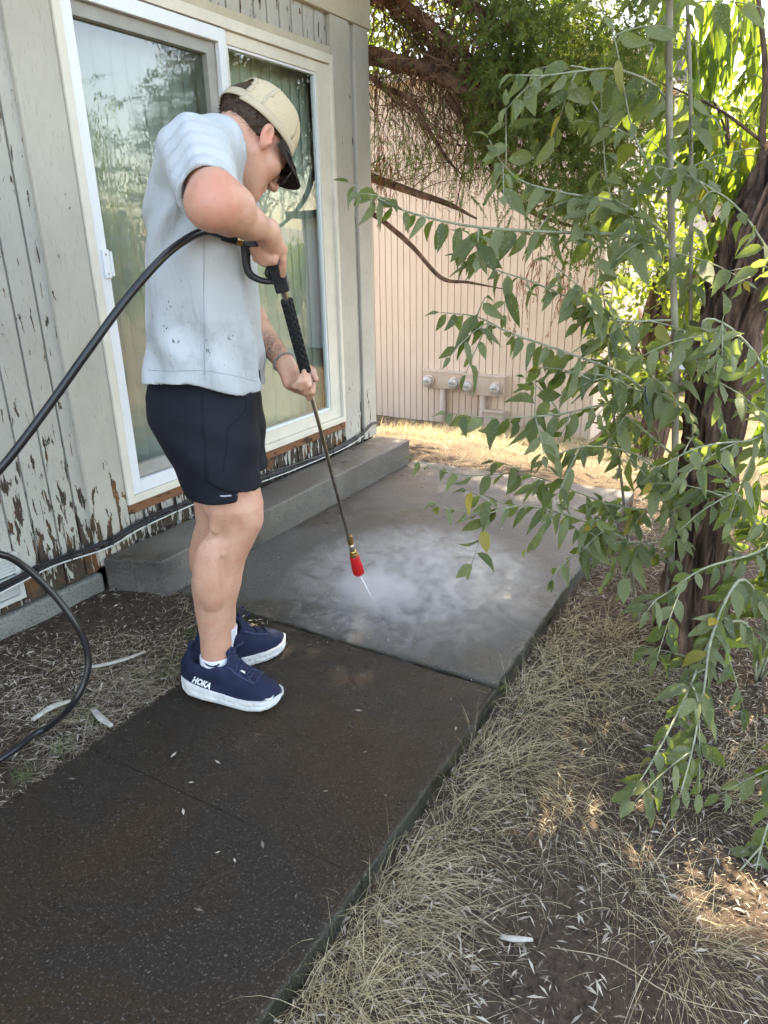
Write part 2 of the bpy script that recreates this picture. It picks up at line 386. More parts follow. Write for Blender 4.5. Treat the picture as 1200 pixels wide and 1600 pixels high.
# ------------------------------------------------------------------ house
house = empty('house', (-4.0, 1.0, 0.0), 'house wall with peeling grey-beige boards and a sliding glass door', 'house')
XS, XT = -2.468, -2.450          # board face, trim face
def hb(name, lo, hi, mat, parent=house, bev=0.002): return MB().box(lo, hi, bev).make(name, mat, parent)
board_mesh = {}
def plank(y0, y1, z0, z1, mat=M['siding']):
    key = (round(y1-y0, 3), round(z0, 3), round(z1, 3))
    if key not in board_mesh:
        o = MB().box((XS-0.012, 0, z0), (XS, y1-y0, z1), 0.003).make('board', mat, house, at=(0, 0, 0)); board_mesh[key] = o.data
    else:
        o = bpy.data.objects.new('board', board_mesh[key]); COL.objects.link(o); o.parent = house
    o.location = (4.0, y0-1.0, 0)
pitch = 0.0965; gw = 0.009
y = 1.806-pitch*18
while y < 1.75:
    plank(y+gw/2, min(y+pitch, 1.775)-gw/2, 0.105, 2.55); y += pitch
y = 3.666-pitch*18
while y < 3.66:
    plank(y+gw/2, y+pitch-gw/2, 2.36, 2.55); y += pitch
plank(3.690, 3.762, 0.17, 0.30); plank(3.78, 3.92, 0.17, 2.55)
for q in range(18): plank(1.955+q*pitch+gw/2, 1.955+(q+1)*pitch-gw/2-0.001, 0.165, 0.30)     # below the door sill
hb('sheathing', (-2.50, 0.0, 0.105), (-2.4805, 1.96, 2.62), M['siding'], bev=0)
hb('sheathing', (-2.50, 1.961, 2.34), (-2.4805, 3.70, 2.62), M['siding'], bev=0)
hb('sheathing', (-2.50, 3.701, 0.105), (-2.4805, 4.05, 2.62), M['siding'], bev=0)
hb('sheathing', (-2.50, 1.961, 0.105), (-2.4805, 3.70, 0.345), M['siding'], bev=0)
hb('trim_board', (-2.4795, 1.768, 0.125), (XT, 1.953, 2.545), M['trim'], bev=0.004)
hb('trim_board', (-2.4795, 3.694, 0.166), (XT, 3.876, 2.545), M['trim'], bev=0.004)
hb('corner_board', (-2.4795, 3.926, 0.166), (XT, 4.080, 2.540), M['trim'], bev=0.004)
hb('trim_board', (-2.4795, 1.955, 2.337), (XT-0.004, 3.692, 2.378), M['frieze'], bev=0.003)
hb('frieze_board', (-2.4795, 0.0, 2.528), (XT+0.012, 4.092, 2.80), M['frieze'], bev=0.004)
hb('foundation', (-2.9, -3.0, -0.25), (-2.4465, 1.772, 0.098), M['foundation'], bev=0.012)
hb('gable_wall', (-7.0, 4.051, -0.9), (-2.4805, 4.075, 2.82), M['siding'], bev=0)
hb('side_wall', (-2.52, -3.0, 0.10), (-2.4812, -0.001, 2.62), M['siding'], bev=0)
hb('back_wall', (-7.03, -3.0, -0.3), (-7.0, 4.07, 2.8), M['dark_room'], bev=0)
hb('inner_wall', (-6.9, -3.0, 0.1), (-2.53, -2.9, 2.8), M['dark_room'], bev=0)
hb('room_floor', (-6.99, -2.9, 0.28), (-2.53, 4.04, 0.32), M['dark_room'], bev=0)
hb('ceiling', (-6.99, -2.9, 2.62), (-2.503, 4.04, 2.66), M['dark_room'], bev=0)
hb('soffit', (-7.3, -3.2, 2.802), (-2.12, 4.30, 2.83), M['frieze'], bev=0)
mb = MB(); mb.add([(-2.05, -3.3, 2.80), (-2.05, 4.35, 2.80), (-4.8, 4.35, 3.75), (-4.8, -3.3, 3.75), (-7.5, -3.3, 2.85), (-7.5, 4.35, 2.85),
                   (-2.05, -3.3, 2.95), (-2.05, 4.35, 2.95), (-4.8, 4.35, 3.90), (-4.8, -3.3, 3.90), (-7.5, -3.3, 3.0), (-7.5, 4.35, 3.0)],
                  [(6, 7, 8, 9), (9, 8, 11, 10), (0, 1, 7, 6), (1, 2, 8, 7), (2, 5, 11, 8), (3, 0, 6, 9), (4, 3, 9, 10), (5, 4, 10, 11), (0, 3, 2, 1), (3, 4, 5, 2)])
mb.make('roof', M['roof'], house)
# crawl-space vent
vy0, vy1, vz0, vz1 = 1.20, 1.425, 0.140, 0.335
mb = MB()
for lo, hi in (((-2.466, vy0, vz0), (-2.452, vy1, vz0+0.02)), ((-2.466, vy0, vz1-0.02), (-2.452, vy1, vz1)), ((-2.466, vy0, vz0+0.02), (-2.452, vy0+0.02, vz1-0.02)), ((-2.466, vy1-0.02, vz0+0.02), (-2.452, vy1, vz1-0.02)), ((-2.466, vy0+0.02, (vz0+vz1)/2-0.006), (-2.452, vy1-0.02, (vz0+vz1)/2+0.006))):
    mb.box(lo, hi, 0.0015)
vent = mb.make('vent', M['vent'], house)
for q in range(12):
    z = vz0+0.026+q*0.0125
    if abs(z-(vz0+vz1)/2) < 0.009: continue
    MB().add([(-2.464, vy0+0.02, z+0.009), (-2.464, vy1-0.02, z+0.009), (-2.454, vy1-0.02, z), (-2.454, vy0+0.02, z), (-2.466, vy0+0.02, z+0.007), (-2.466, vy1-0.02, z+0.007), (-2.456, vy1-0.02, z-0.002), (-2.456, vy0+0.02, z-0.002)],
             [(0, 3, 2, 1), (4, 5, 6, 7), (0, 1, 5, 4), (3, 0, 4, 7), (2, 3, 7, 6), (1, 2, 6, 5)]).make('slat', M['vent'], vent)
# sliding door
CZ0, CZ1, CY0, CY1 = 0.345, 2.337, 1.955, 3.692
def ring(y0, y1, z0, z1, w, x0, x1, wl=None, wr=None, wt=None, wb=None, bev=0.002):
    wl = w if wl is None else wl; wr = w if wr is None else wr; wt = w if wt is None else wt; wb = w if wb is None else wb
    m = MB(); m.box((x0, y0, z0), (x1, y0+wl, z1), bev); m.box((x0, y1-wr, z0), (x1, y1, z1), bev)
    m.box((x0, y0+wl, z1-wt), (x1, y1-wr, z1), bev); m.box((x0, y0+wl, z0), (x1, y1-wr, z0+wb), bev); return m
casing = ring(CY0, CY1, CZ0, CZ1, 0.034, -2.500, -2.440, wr=0.026, wt=0.044, wb=0.035).make('door_frame', M['vinyl_cream'], house)
door = ring(1.992, 2.846, 0.382, 2.288, 0.046, -2.470, -2.4455, wt=0.054, wb=0.056).make('sliding_panel', M['vinyl'], house)
ring(2.0385, 2.7995, 0.4385, 2.2335, 0.02, -2.52, -2.4715, wr=0.055, wt=0.05, wb=0.06).make('inner_track', M['track'], door)
MB().box((-2.5005, 2.059, 0.499), (-2.4985, 2.744, 2.183)).make('pane', M['glass_wavy'], door)
h = MB().box((-2.4455, 2.008, 1.285), (-2.432, 2.036, 1.392), 0.003); h.box((-2.4455, 2.036, 1.292), (-2.428, 2.048, 1.385), 0.003)
hd = h.make('handle', M['vinyl'], door)
for z in (1.302, 1.374):
    MB().tube([(-2.432, 2.02, z), (-2.4305, 2.02, z)], 0.004, 8).make('screw', M['track'], hd)
fix = ring(2.848, 3.664, 0.382, 2.291, 0.10, -2.497, -2.458, wl=0.02, wr=0.105, wt=0.052, wb=0.062).make('fixed_panel', M['vinyl_cream'], house)
ring(2.8685, 3.5585, 0.4445, 2.2385, 0.012, -2.492, -2.4645, wb=0.014).make('glazing_bead', M['vinyl'], fix)
MB().box((-2.4805, 2.8812, 0.459), (-2.4785, 3.546, 2.226)).make('pane', M['glass'], fix)
MB().box((-2.479, CY0, 0.300), (-2.447, CY1, 0.3435), 0.003).make('sill_board', M['raw_wood'], house)
# vertical blind behind the glass
blind = empty('vertical_blind', (-2.60, 2.8, 0.40), 'pale green vertical blind hanging behind the sliding glass door', 'blind')
MB().box((-2.63, 2.0, 2.27), (-2.58, 3.68, 2.31), 0.004).make('headrail', M['vinyl'], blind)
sl = None
for q in range(21):
    y = 2.03+q*0.0795
    if sl is None:
        n = 6; P = []; F = []
        for i in range(n+1):
            t = i/n-0.5; P += [(0.010*math.cos(t*math.pi)-0.005, t*0.100, 0.0), (0.010*math.cos(t*math.pi)-0.005, t*0.100, 1.90)]
        F = [(2*i, 2*i+2, 2*i+3, 2*i+1) for i in range(n)]
        V = np.array(P); V2 = V.copy(); V2[:, 0] -= 0.0012; n2 = len(V)
        F = F+[tuple(n2+a for a in reversed(f)) for f in F]+[(0, 1, n2+1, n2), (2*n, n2+2*n, n2+2*n+1, 2*n+1)]
        sl = put('slat', np.vstack([V, V2])+np.array([-2.60, 2.8, 0.37]), F, M['blind'], blind, True, at=(-2.60, 2.8, 0.37))
        o = sl
    else:
        o = bpy.data.objects.new('slat', sl.data); COL.objects.link(o); o.parent = blind
    o.location = (0.004*math.sin(q*2.3), y-2.8, -0.03)
    o.rotation_euler = (0, 0, -0.16+0.04*math.sin(q*3.7))

# cable bundle along the foot of the wall
cables = empty('cable_bundle', (-2.435, 2.3, 0.2), 'bundle of black cables and one white cable strapped along the wall foot', 'cables')
cl = [(-2.434, 0.3, 0.190), (-2.434, 1.0, 0.205), (-2.434, 1.34, 0.224), (-2.434, 1.55, 0.240), (-2.434, 1.80, 0.222), (-2.434, 1.99, 0.243), (-2.436, 2.34, 0.243), (-2.436, 2.8, 0.215), (-2.436, 3.3, 0.192), (-2.436, 3.65, 0.195), (-2.436, 3.86, 0.222), (-2.436, 3.97, 0.258), (-2.436, 4.03, 0.262), (-2.437, 4.085, 0.248), (-2.47, 4.12, 0.22), (-2.6, 4.12, 0.20)]
base = spline(cl, 110)
offs = [(0, 0, 0.006), (0.004, 0, -0.004), (0.009, 0, 0.003), (0.0, 0, 0.016), (0.008, 0, 0.012)]
for ci, of in enumerate(offs):
    w = np.stack([0*base[:, 0], 0*base[:, 0], 0.004*np.sin(base[:, 1]*(4+ci)+ci*2)+0.0015*np.sin(base[:, 1]*17+ci)], -1)
    e_ = len(base) if ci < 2 else 62+ci*3
    MB().tube((base+np.array(of)+w)[:e_], 0.0046 if ci > 1 else 0.0036, 6).make('cable', M['cable'], cables, True)
MB().tube(base[:74]+np.array([0.011, 0, -0.010])+np.stack([0*base[:74, 0], 0*base[:74, 0], 0.003*np.sin(base[:74, 1]*6)], -1), 0.0032, 6).make('white_cable', M['cable_white'], cables, True)
for yy in (1.20, 1.47, 1.62, 1.83, 2.02, 2.2, 2.9, 3.5):
    i = int(np.argmin(np.abs(base[:, 1]-yy))); c = base[i]+np.array([0.004, 0, 0.004])
    a = np.linspace(0, 2*math.pi, 13)
    MB().tube([c+np.array([0.016*math.cos(t), 0.003*math.sin(2*t), 0.019*math.sin(t)]) for t in a], 0.002, 5, False).make('cable_tie', M['cable'], cables)
    MB().box(c+np.array([0.010, -0.004, 0.016]), c+np.array([0.018, 0.004, 0.026]), 0.001).make('tie_head', M['cable'], cables)

# ------------------------------------------------------------------ neighbour building
PY = 9.0
nb = empty('neighbour_building', (-4.2, PY+2, -1.1), 'pink-beige neighbour building of grooved vertical boards', 'building')
x1 = at_y(932, 520, PY)[0]; pw = 0.0955
mbd = MB().box((-pw/2+0.005, PY, -1.2), (pw/2-0.005, PY+0.02, 3.25), 0.003).make('board', M['pink'], nb, at=(0, 0, 0))
bx_ = x1-pw/2; first = True; cnt = 0
while bx_ > -6.6:
    if first: o = mbd; first = False
    else: o = bpy.data.objects.new('board', mbd.data); COL.objects.link(o); o.parent = nb
    o.location = (bx_+4.2, -(PY+2), 1.1); bx_ -= pw; cnt += 1
MB().box((-6.6, PY+0.0155, -1.25), (x1, PY+0.06, 3.28)).make('sheathing', M['pink'], nb)
MB().box((x1+0.0005, PY+0.001, -1.25), (x1+0.03, PY+5, 3.28)).make('side_wall', M['pink'], nb)
MB().box((-6.6, PY-0.004, 0.338), (x1, PY-0.0005, 0.352)).make('seam_strip', M['pink'], nb)
MB().box((-6.7, PY-0.12, 3.25), (x1+0.15, PY+5.2, 3.36), 0.005).make('eave', M['pink'], nb)
mb = MB(); mb.add([(-6.7, PY-0.12, 3.361), (x1+0.15, PY-0.12, 3.361), (x1+0.15, PY+2.6, 3.8), (-6.7, PY+2.6, 3.8), (x1+0.15, PY+5.2, 3.361), (-6.7, PY+5.2, 3.361)], [(0, 1, 2, 3), (3, 2, 4, 5), (1, 4, 2), (5, 0, 3), (0, 5, 4, 1)])
mb.make('roof', M['roof'], nb)
def meter_box(pxa, pxb, pyt, pyb, label):
    a = at_y(pxa, pyt, PY); b = at_y(pxb, pyb, PY); X0, X1 = a[0], b[0]; Z1 = a[2]; Z0 = b[2]
    r = empty('meter_box', ((X0+X1)/2, PY, Z0), label, 'meter box', 'electric meter boxes on the pink wall')
    d = 0.11
    MB().box((X0, PY-d, Z0), (X1, PY-0.001, Z1), 0.008).make('box', M['meter'], r)
    MB().box((X0-0.012, PY-d-0.012, Z1-0.012), (X1+0.012, PY-0.002, Z1+0.008), 0.004).make('lid', M['meter'], r)
    third = (X1-X0)/3
    for q in (1, 2): MB().box((X0+third*q-0.006, PY-d-0.004, Z0+0.01), (X0+third*q+0.006, PY-d+0.002, Z1-0.014), 0.002).make('seam', M['meter'], r)
    for q in (0.5, 2.5):
        cx = X0+third*q; cz = (Z0+Z1)/2-0.015; R = 0.083
        m = MB().tube([(cx, PY-d+0.002, cz), (cx, PY-d-0.03, cz), (cx, PY-d-0.035, cz)], [R, R, R*0.92], 24).make('meter_ring', M['meter'], r, True)
        MB().tube([(cx, PY-d-0.034, cz), (cx, PY-d-0.09, cz), (cx, PY-d-0.105, cz)], [R*0.8, R*0.78, R*0.6], 24).make('glass_dome', M['meter_glass'], m, True)
        MB().box((cx-R*0.45, PY-d-0.109, cz-0.012), (cx+R*0.45, PY-d-0.104, cz+0.022), 0.001).make('dial', M['track'], m)
        MB().tube([(cx+0.02, PY-d-0.02, cz-R), (cx+0.035, PY-d-0.03, cz-R-0.03), (cx+0.01, PY-d-0.03, cz-R-0.035)], 0.006, 6).make('seal_tag', M['track'], m)
    cx = X0+third*1.45
    MB().tube([(cx, PY-0.06, Z0+0.01), (cx, PY-0.06, -1.25)], 0.045, 14).make('conduit', M['meter'], r, True)
    return r
meter_box(667, 726, 577, 608, 'left beige double electric meter box on the pink wall')
meter_box(728, 791, 583, 619, 'right beige double electric meter box on the pink wall')
p0 = at_y(762, 640, PY); p1 = at_y(790, 668, PY)
pb = empty('utility_box', (p0[0], PY, p1[2]), 'small beige utility box low on the pink wall right of the meters', 'utility box')
MB().box((p0[0], PY-0.14, p1[2]), (p1[0], PY-0.002, p0[2]), 0.01).make('box', M['meter'], pb)
MB().box((p0[0]-0.015, PY-0.16, p0[2]-0.002), (p1[0]+0.015, PY-0.002, p0[2]+0.022), 0.006).make('lid', M['meter'], pb)

# white building further back on the right
WY = 15.0
wb = empty('white_building', (0.5, WY+2, -1.1), 'white building far back behind the leaning trunk', 'building')
wx0 = at_y(925, 500, WY)[0]; wz1 = at_y(1060, 318, WY)[2]
a = at_y(1108, 343, WY); b = at_y(1150, 392, WY)
X0, X1, Z0, Z1 = a[0], b[0], b[2], a[2]
m = MB()
m.box((wx0, WY, -1.3), (X0, WY+0.1, wz1)); m.box((X1, WY, -1.3), (6, WY+0.1, wz1)); m.box((X0, WY, -1.3), (X1, WY+0.1, Z0)); m.box((X0, WY, Z1), (X1, WY+0.1, wz1))
m.make('wall', M['white_wall'], wb)
w = ring(X0, X1, Z0, Z1, 0.05, 0, 1)
wv = np.array(w.v); wv = np.stack([wv[:, 1], WY-0.03+wv[:, 0]*0.06, wv[:, 2]], -1)
wn = put('window', wv, w.f, M['vinyl'], wb)
for q in range(2):
    xa = X0+0.055+(X1-X0-0.11)*q/2; xb = X0+0.055+(X1-X0-0.11)*(q+1)/2-0.03
    MB().box((xa, WY+0.012, Z0+0.055), (xb, WY+0.02, Z1-0.055)).make('pane', M['meter_glass'], wn)
MB().box((wx0-0.3, WY-0.4, wz1), (6.2, WY+5, wz1+0.15), 0.01).make('roof', M['roof'], wb)
# ------------------------------------------------------------------ organic shapes: distance fields on a grid -> one smooth mesh
class Field:
    def __init__(s, lo, hi, h):
        s.lo = np.array(lo, np.float32); s.h = h
        s.n = np.ceil((np.array(hi)-np.array(lo))/h).astype(int)+1
        s.F = np.full(tuple(s.n), 0.5, np.float32)
    def sub(s, lo, hi):
        i0 = np.clip(np.floor((np.array(lo)-s.lo)/s.h).astype(int), 0, s.n); i1 = np.clip(np.ceil((np.array(hi)-s.lo)/s.h).astype(int)+1, 0, s.n)
        sl = tuple(slice(a, b) for a, b in zip(i0, i1))
        ax = [s.lo[k]+np.arange(i0[k], i1[k], dtype=np.float32)*s.h for k in range(3)]
        return sl, ax[0][:, None, None], ax[1][None, :, None], ax[2][None, None, :]
    def put(s, fn, lo, hi, k=0.01, op='u', pad=0.02):
        lo = np.array(lo)-k-pad; hi = np.array(hi)+k+pad
        sl, X, Y, Z = s.sub(lo, hi)
        if 0 in s.F[sl].shape: return s
        d = fn(X, Y, Z).astype(np.float32); f = s.F[sl]
        if op == 'u':
            h_ = np.maximum(k-np.abs(f-d), 0)/max(k, 1e-6); r = np.minimum(f, d)-h_*h_*k*0.25
        elif op == 's':
            d = -d; h_ = np.maximum(k-np.abs(f-d), 0)/max(k, 1e-6); r = np.maximum(f, d)+h_*h_*k*0.25
        s.F[sl] = r; return s
    def cone(s, p, q, r1, r2, k=0.01, op='u'):
        p = np.array(p, float); q = np.array(q, float); R = max(r1, r2); b = q-p; L = float(b @ b)+1e-9
        def fn(X, Y, Z):
            x, y, z = X-p[0], Y-p[1], Z-p[2]
            t = np.clip((x*b[0]+y*b[1]+z*b[2])/L, 0, 1)
            return np.sqrt((x-t*b[0])**2+(y-t*b[1])**2+(z-t*b[2])**2)-(r1+(r2-r1)*t)
        return s.put(fn, np.minimum(p, q)-R, np.maximum(p, q)+R, k, op)
    def chain(s, pts, rad, k=0.008):
        for a, b, c, d in zip(pts[:-1], pts[1:], rad[:-1], rad[1:]): s.cone(a, b, c, d, k)
        return s
    def ell(s, c, r, A=None, k=0.01, op='u'):
        """ellipsoid; rows of A = its axes"""
        c = np.array(c, float); r = np.array(r, float); A = np.eye(3) if A is None else np.array(A, float)
        ext = np.sqrt(((A*r[:, None])**2).sum(0))
        def fn(X, Y, Z):
            x, y, z = X-c[0], Y-c[1], Z-c[2]; k0 = 0; k1 = 0
            for i in range(3):
                u = x*A[i, 0]+y*A[i, 1]+z*A[i, 2]; k0 = k0+(u/r[i])**2; k1 = k1+(u/r[i]**2)**2
            k0 = np.sqrt(k0); k1 = np.sqrt(k1)+1e-6
            return k0*(k0-1)/k1
        return s.put(fn, c-ext, c+ext, k, op)
    def loft(s, zs, ca, ha, cb, hb, k=0.02, z0=None, z1=None, extra=None, op='u', power=2.0):
        """upright form: centre and half widths by height"""
        o = np.argsort(zs); zs, ca, ha, cb, hb = [np.asarray(v, float)[o] for v in (zs, ca, ha, cb, hb)]
        z0 = zs[0] if z0 is None else z0; z1 = zs[-1] if z1 is None else z1
        def fn(X, Y, Z):
            zz = np.clip(Z, zs[0], zs[-1])
            A, Hx, B, Hy = [np.interp(zz, zs, v) for v in (ca, ha, cb, hb)]
            q = (np.abs((X-A)/Hx)**power+np.abs((Y-B)/Hy)**power)**(1/power)
            d = (q-1)*np.minimum(Hx, Hy)
            if extra is not None: d = d+extra(X, Y, Z, A, B)
            return np.maximum(d, np.maximum(z0-Z, Z-z1))
        return s.put(fn, ((ca-ha).min(), (cb-hb).min(), z0), ((ca+ha).max(), (cb+hb).max(), z1), k, op)
    def mesh(s):
        F = s.F; sg = F < 0; nx, ny, nz = F.shape
        c = np.zeros((nx-1, ny-1, nz-1), np.uint8)
        for a in (0, 1):
            for b in (0, 1):
                for d in (0, 1): c += sg[a:nx-1+a, b:ny-1+b, d:nz-1+d]
        act = (c > 0) & (c < 8); idx = np.argwhere(act); vid = np.full(act.shape, -1, np.int32); vid[act] = np.arange(len(idx))
        acc = np.zeros((len(idx), 3)); cnt = np.zeros(len(idx)); I, J, K = idx.T
        C8 = [(a, b, d) for a in (0, 1) for b in (0, 1) for d in (0, 1)]
        val = {q: F[I+q[0], J+q[1], K+q[2]] for q in C8}
        for q in C8:
            for axn in range(3):
                if q[axn] == 0:
                    r = list(q); r[axn] = 1; r = tuple(r); v0, v1 = val[q], val[r]; m = (v0 < 0) != (v1 < 0)
                    t = np.where(m, v0/np.where(m, v0-v1, 1), 0)
                    pt = np.tile(np.array(q, float), (len(idx), 1)); pt[:, axn] += t; acc += pt*m[:, None]; cnt += m
        V = (idx+acc/cnt[:, None])*s.h+s.lo
        quads = []
        for axn in range(3):
            a = [slice(None)]*3; b = [slice(None)]*3; a[axn] = slice(0, -1); b[axn] = slice(1, None)
            e = np.argwhere(sg[tuple(a)] != sg[tuple(b)]); o1, o2 = [(1, 2), (2, 0), (0, 1)][axn]
            ok = (e[:, o1] > 0) & (e[:, o2] > 0) & (e[:, o1] < F.shape[o1]-1) & (e[:, o2] < F.shape[o2]-1); e = e[ok]
            def cell(d1, d2):
                q = e.copy(); q[:, o1] -= d1; q[:, o2] -= d2; return vid[q[:, 0], q[:, 1], q[:, 2]]
            Q = np.stack([cell(1, 1), cell(0, 1), cell(0, 0), cell(1, 0)], -1)
            ins = sg[e[:, 0], e[:, 1], e[:, 2]]; Q[~ins] = Q[~ins][:, ::-1]; quads.append(Q)
        Q = np.vstack(quads); Q = Q[(Q >= 0).all(1)]
        return V, Q
    def make(s, name, mat, parent, xf=L2W, smooth=True, relax=0):
        V, Q = s.mesh(); 
        for _ in range(relax):
            A = np.zeros_like(V); n = np.zeros(len(V))
            for i in range(4):
                np.add.at(A, Q[:, i], V[Q[:, (i+1) % 4]]+V[Q[:, (i+3) % 4]]); np.add.at(n, Q[:, i], 2)
            V = 0.5*V+0.5*A/n[:, None]
        return put(name, xf(V), Q, mat, parent, smooth)

# ------------------------------------------------------------------ person materials
def skin():
    m = NM('skin', 0.48, 0.4); p = m.pos()
    c = m.mix(m.ramp(m.noise(p, 9, 4), [(0.3, 0.0), (0.7, 1.0)]), (0.50, 0.25, 0.165), (0.62, 0.36, 0.255))
    c = m.mix(m.math('MULTIPLY', m.ramp(m.noise(p, 120, 2), [(0.60, 0.0), (0.70, 1.0)]), 0.35), c, (0.34, 0.15, 0.095))
    c = m.mix(m.math('MULTIPLY', m.ramp(m.noise(p, 22, 4, 0.6), [(0.50, 0.0), (0.68, 1.0)]), 0.30), c, (0.58, 0.20, 0.145))
    def near(w, r0, r1):
        v = m.n('VectorMath'); v.operation = 'DISTANCE'; m.l(p, v.inputs[0]); v.inputs[1].default_value = tuple(w)
        return m.ramp(v.outputs['Value'], [(r0, 1.0), (r1, 0.0)])
    red = near(at_d(336, 312, 1.64), 0.01, 0.075)                                      # reddened elbow, ear
    c = m.mix(m.math('MULTIPLY', red, 0.55), c, (0.62, 0.19, 0.14))
    red2 = near(L2W(EAR), 0.0, 0.05); c = m.mix(m.math('MULTIPLY', red2, 0.5), c, (0.60, 0.17, 0.12))
    # tattoo lines on the inner left forearm
    tm = near(at_d(425, 550, 2.19), 0.035, 0.075)
    wv = m.vor(m.pos((1, 1, 1.4)), 62, 'DISTANCE_TO_EDGE').outputs['Distance']
    dz = m.noise(p, 70, 3, 0.6, 1.5)
    ln = m.math('MULTIPLY', m.ramp(m.math('ABSOLUTE', m.math('SUBTRACT', dz, 0.5)), [(0.0, 1.0), (0.03, 0.9), (0.06, 0.0)]), tm)
    c = m.mix(m.math('MULTIPLY', ln, 0.9), c, (0.05, 0.05, 0.06))
    m.col(c); m.b.inputs['Subsurface Weight'].default_value = 0.12; m.b.inputs['Subsurface Radius'].default_value = (0.012, 0.004, 0.002); m.b.inputs['Subsurface Scale'].default_value = 0.6
    m.bump(m.math('ADD', m.noise(p, 260, 3), m.math('MULTIPLY', m.noise(p, 34, 3), 2.0)), 0.22, 0.002); return m.m
def shirt_mat():
    m = NM('grey_blue_shirt', 0.85, 0.2); p = m.pos()
    c = m.mix(m.ramp(m.noise(p, 6, 4), [(0.3, 0.0), (0.7, 1.0)]), (0.41, 0.435, 0.445), (0.48, 0.505, 0.515))
    z = m.sep(p)[2]; low = m.ramp(m.math('SUBTRACT', z, 0.6), [(0.40, 1.0), (0.62, 0.85), (0.80, 0.0)])
    sm = m.ramp(m.noise(p, 7, 5, 0.65), [(0.52, 0.0), (0.68, 1.0)])
    c = m.mix(m.math('MULTIPLY', m.math('MULTIPLY', sm, low), 0.60), c, (0.21, 0.22, 0.22))
    sp = m.ramp(m.noise(m.pos((1, 1, 0.6)), 62, 3, 0.6), [(0.655, 0.0), (0.675, 1.0)])
    cl_ = m.ramp(m.noise(p, 8, 2), [(0.47, 0.0), (0.56, 1.0)])
    c = m.mix(m.math('MULTIPLY', m.math('MULTIPLY', sp, cl_), m.math('MULTIPLY', low, 0.9)), c, (0.05, 0.045, 0.035))
    m.col(c); m.b.inputs['Sheen Weight'].default_value = 0.15
    m.bump(m.math('ADD', m.math('MULTIPLY', m.noise(m.pos((1, 1, 0.35)), 16, 3, 0.5, 0.6), 1.0), m.math('MULTIPLY', m.noise(p, 500, 1), 0.03)), 0.6, 0.02); return m.m
def weave(name, c1, c2, rough=0.8, sc=450, b=0.25, fold=0.4):
    m = NM(name, rough, 0.25); p = m.pos()
    m.col(m.mix(m.ramp(m.noise(p, 8, 4), [(0.3, 0.0), (0.7, 1.0)]), c1, c2))
    m.bump(m.math('ADD', m.math('MULTIPLY', m.noise(p, sc, 1), 0.08), m.math('MULTIPLY', m.noise(m.pos((1, 1, 0.6)), 20, 3, 0.5, 0.6), fold)), b, 0.01); return m.m
def capmesh():
    m = NM('tan_cap_mesh', 0.8, 0.2); p = m.pos()
    v = m.vor(p, 520).outputs['Distance']; holes = m.ramp(v, [(0.25, 1.0), (0.45, 0.0)])
    c = m.mix(m.math('MULTIPLY', holes, 0.55), (0.55, 0.45, 0.30), (0.22, 0.17, 0.11)); m.col(c); m.bump(v, 0.3, 0.001); return m.m
def hairm():
    m = NM('brown_hair', 0.5, 0.4); p = m.pos((1, 1, 1)); m.col(m.mix(m.noise(p, 90, 4), (0.018, 0.010, 0.006), (0.085, 0.045, 0.022))); m.bump(m.noise(p, 220, 3), 0.8, 0.004); return m.m

# ------------------------------------------------------------------ the man: head frame, joints (right, ahead, up)
psi, tht = math.radians(42), math.radians(46)
HF = np.array([math.cos(psi)*math.cos(tht), math.sin(psi)*math.cos(tht), -math.sin(tht)])
HU = np.array([math.cos(psi)*math.sin(tht), math.sin(psi)*math.sin(tht), math.cos(tht)])
HL = np.array([-math.sin(psi), math.cos(psi), 0.0])
HC = np.array([-0.326, 2.10, 1.652])
HA = np.array([HL, HF, HU])
def hp(x, y, z): return HC+x*HL+y*HF+z*HU            # head coordinates: left, forward, up
def hW(V): V = np.asarray(V, float); return L2W(HC+V[..., 0:1]*HL+V[..., 1:2]*HF+V[..., 2:3]*HU)
EAR = hp(-0.078, -0.01, -0.005)
M['skin'] = skin(); M['shirt'] = shirt_mat()
M['shorts'] = weave('black_navy_shorts', (0.005, 0.006, 0.011), (0.0085, 0.010, 0.017), 0.75, 500, 0.5, 0.7)
M['reflective'] = plain('grey_reflective_strip', (0.36, 0.37, 0.40), 0.35, 0.5)
M['cap'] = capmesh(); M['cap_tape'] = weave('tan_cap_cloth', (0.46, 0.38, 0.26), (0.53, 0.44, 0.31), 0.85, 600, 0.2, 0.2)
M['brim'] = weave('dark_brown_brim', (0.020, 0.012, 0.009), (0.030, 0.018, 0.013), 0.8, 500, 0.2, 0.1)
M['hair'] = hairm(); M['frame'] = plain('black_glasses_frame', (0.012, 0.012, 0.013), 0.25, 0.5)
M['lens'] = plain('dark_lens', (0.012, 0.012, 0.014), 0.08, 0.6)
M['sock'] = weave('white_sock', (0.66, 0.67, 0.72), (0.74, 0.75, 0.80), 0.9, 420, 0.3, 0.2)
M['shoe'] = weave('navy_shoe_knit', (0.009, 0.013, 0.033), (0.015, 0.021, 0.050), 0.8, 300, 0.4, 0.1)
M['shoe_trim'] = weave('navy_shoe_overlay', (0.022, 0.030, 0.070), (0.030, 0.040, 0.085), 0.6, 300, 0.2, 0.1)
M['sole'] = plain('white_foam_sole', (0.66, 0.65, 0.62), 0.6, 0.35, 0, 0.10, 26, 0.25, 90)
M['print_white'] = plain('white_print', (0.80, 0.80, 0.80), 0.6, 0.3, 0, 0.02)
M['print_black'] = plain('black_print', (0.012, 0.012, 0.012), 0.7, 0.3)
M['beads'] = plain('bracelet_metal', (0.30, 0.28, 0.25), 0.3, 0.5, 0.6, 0.4, 300)

man = empty('person', L2W(np.array([-0.5, 2.08, 0.0])), 'man in grey-blue t-shirt, navy shorts and tan cap bending over a spray lance', 'person')
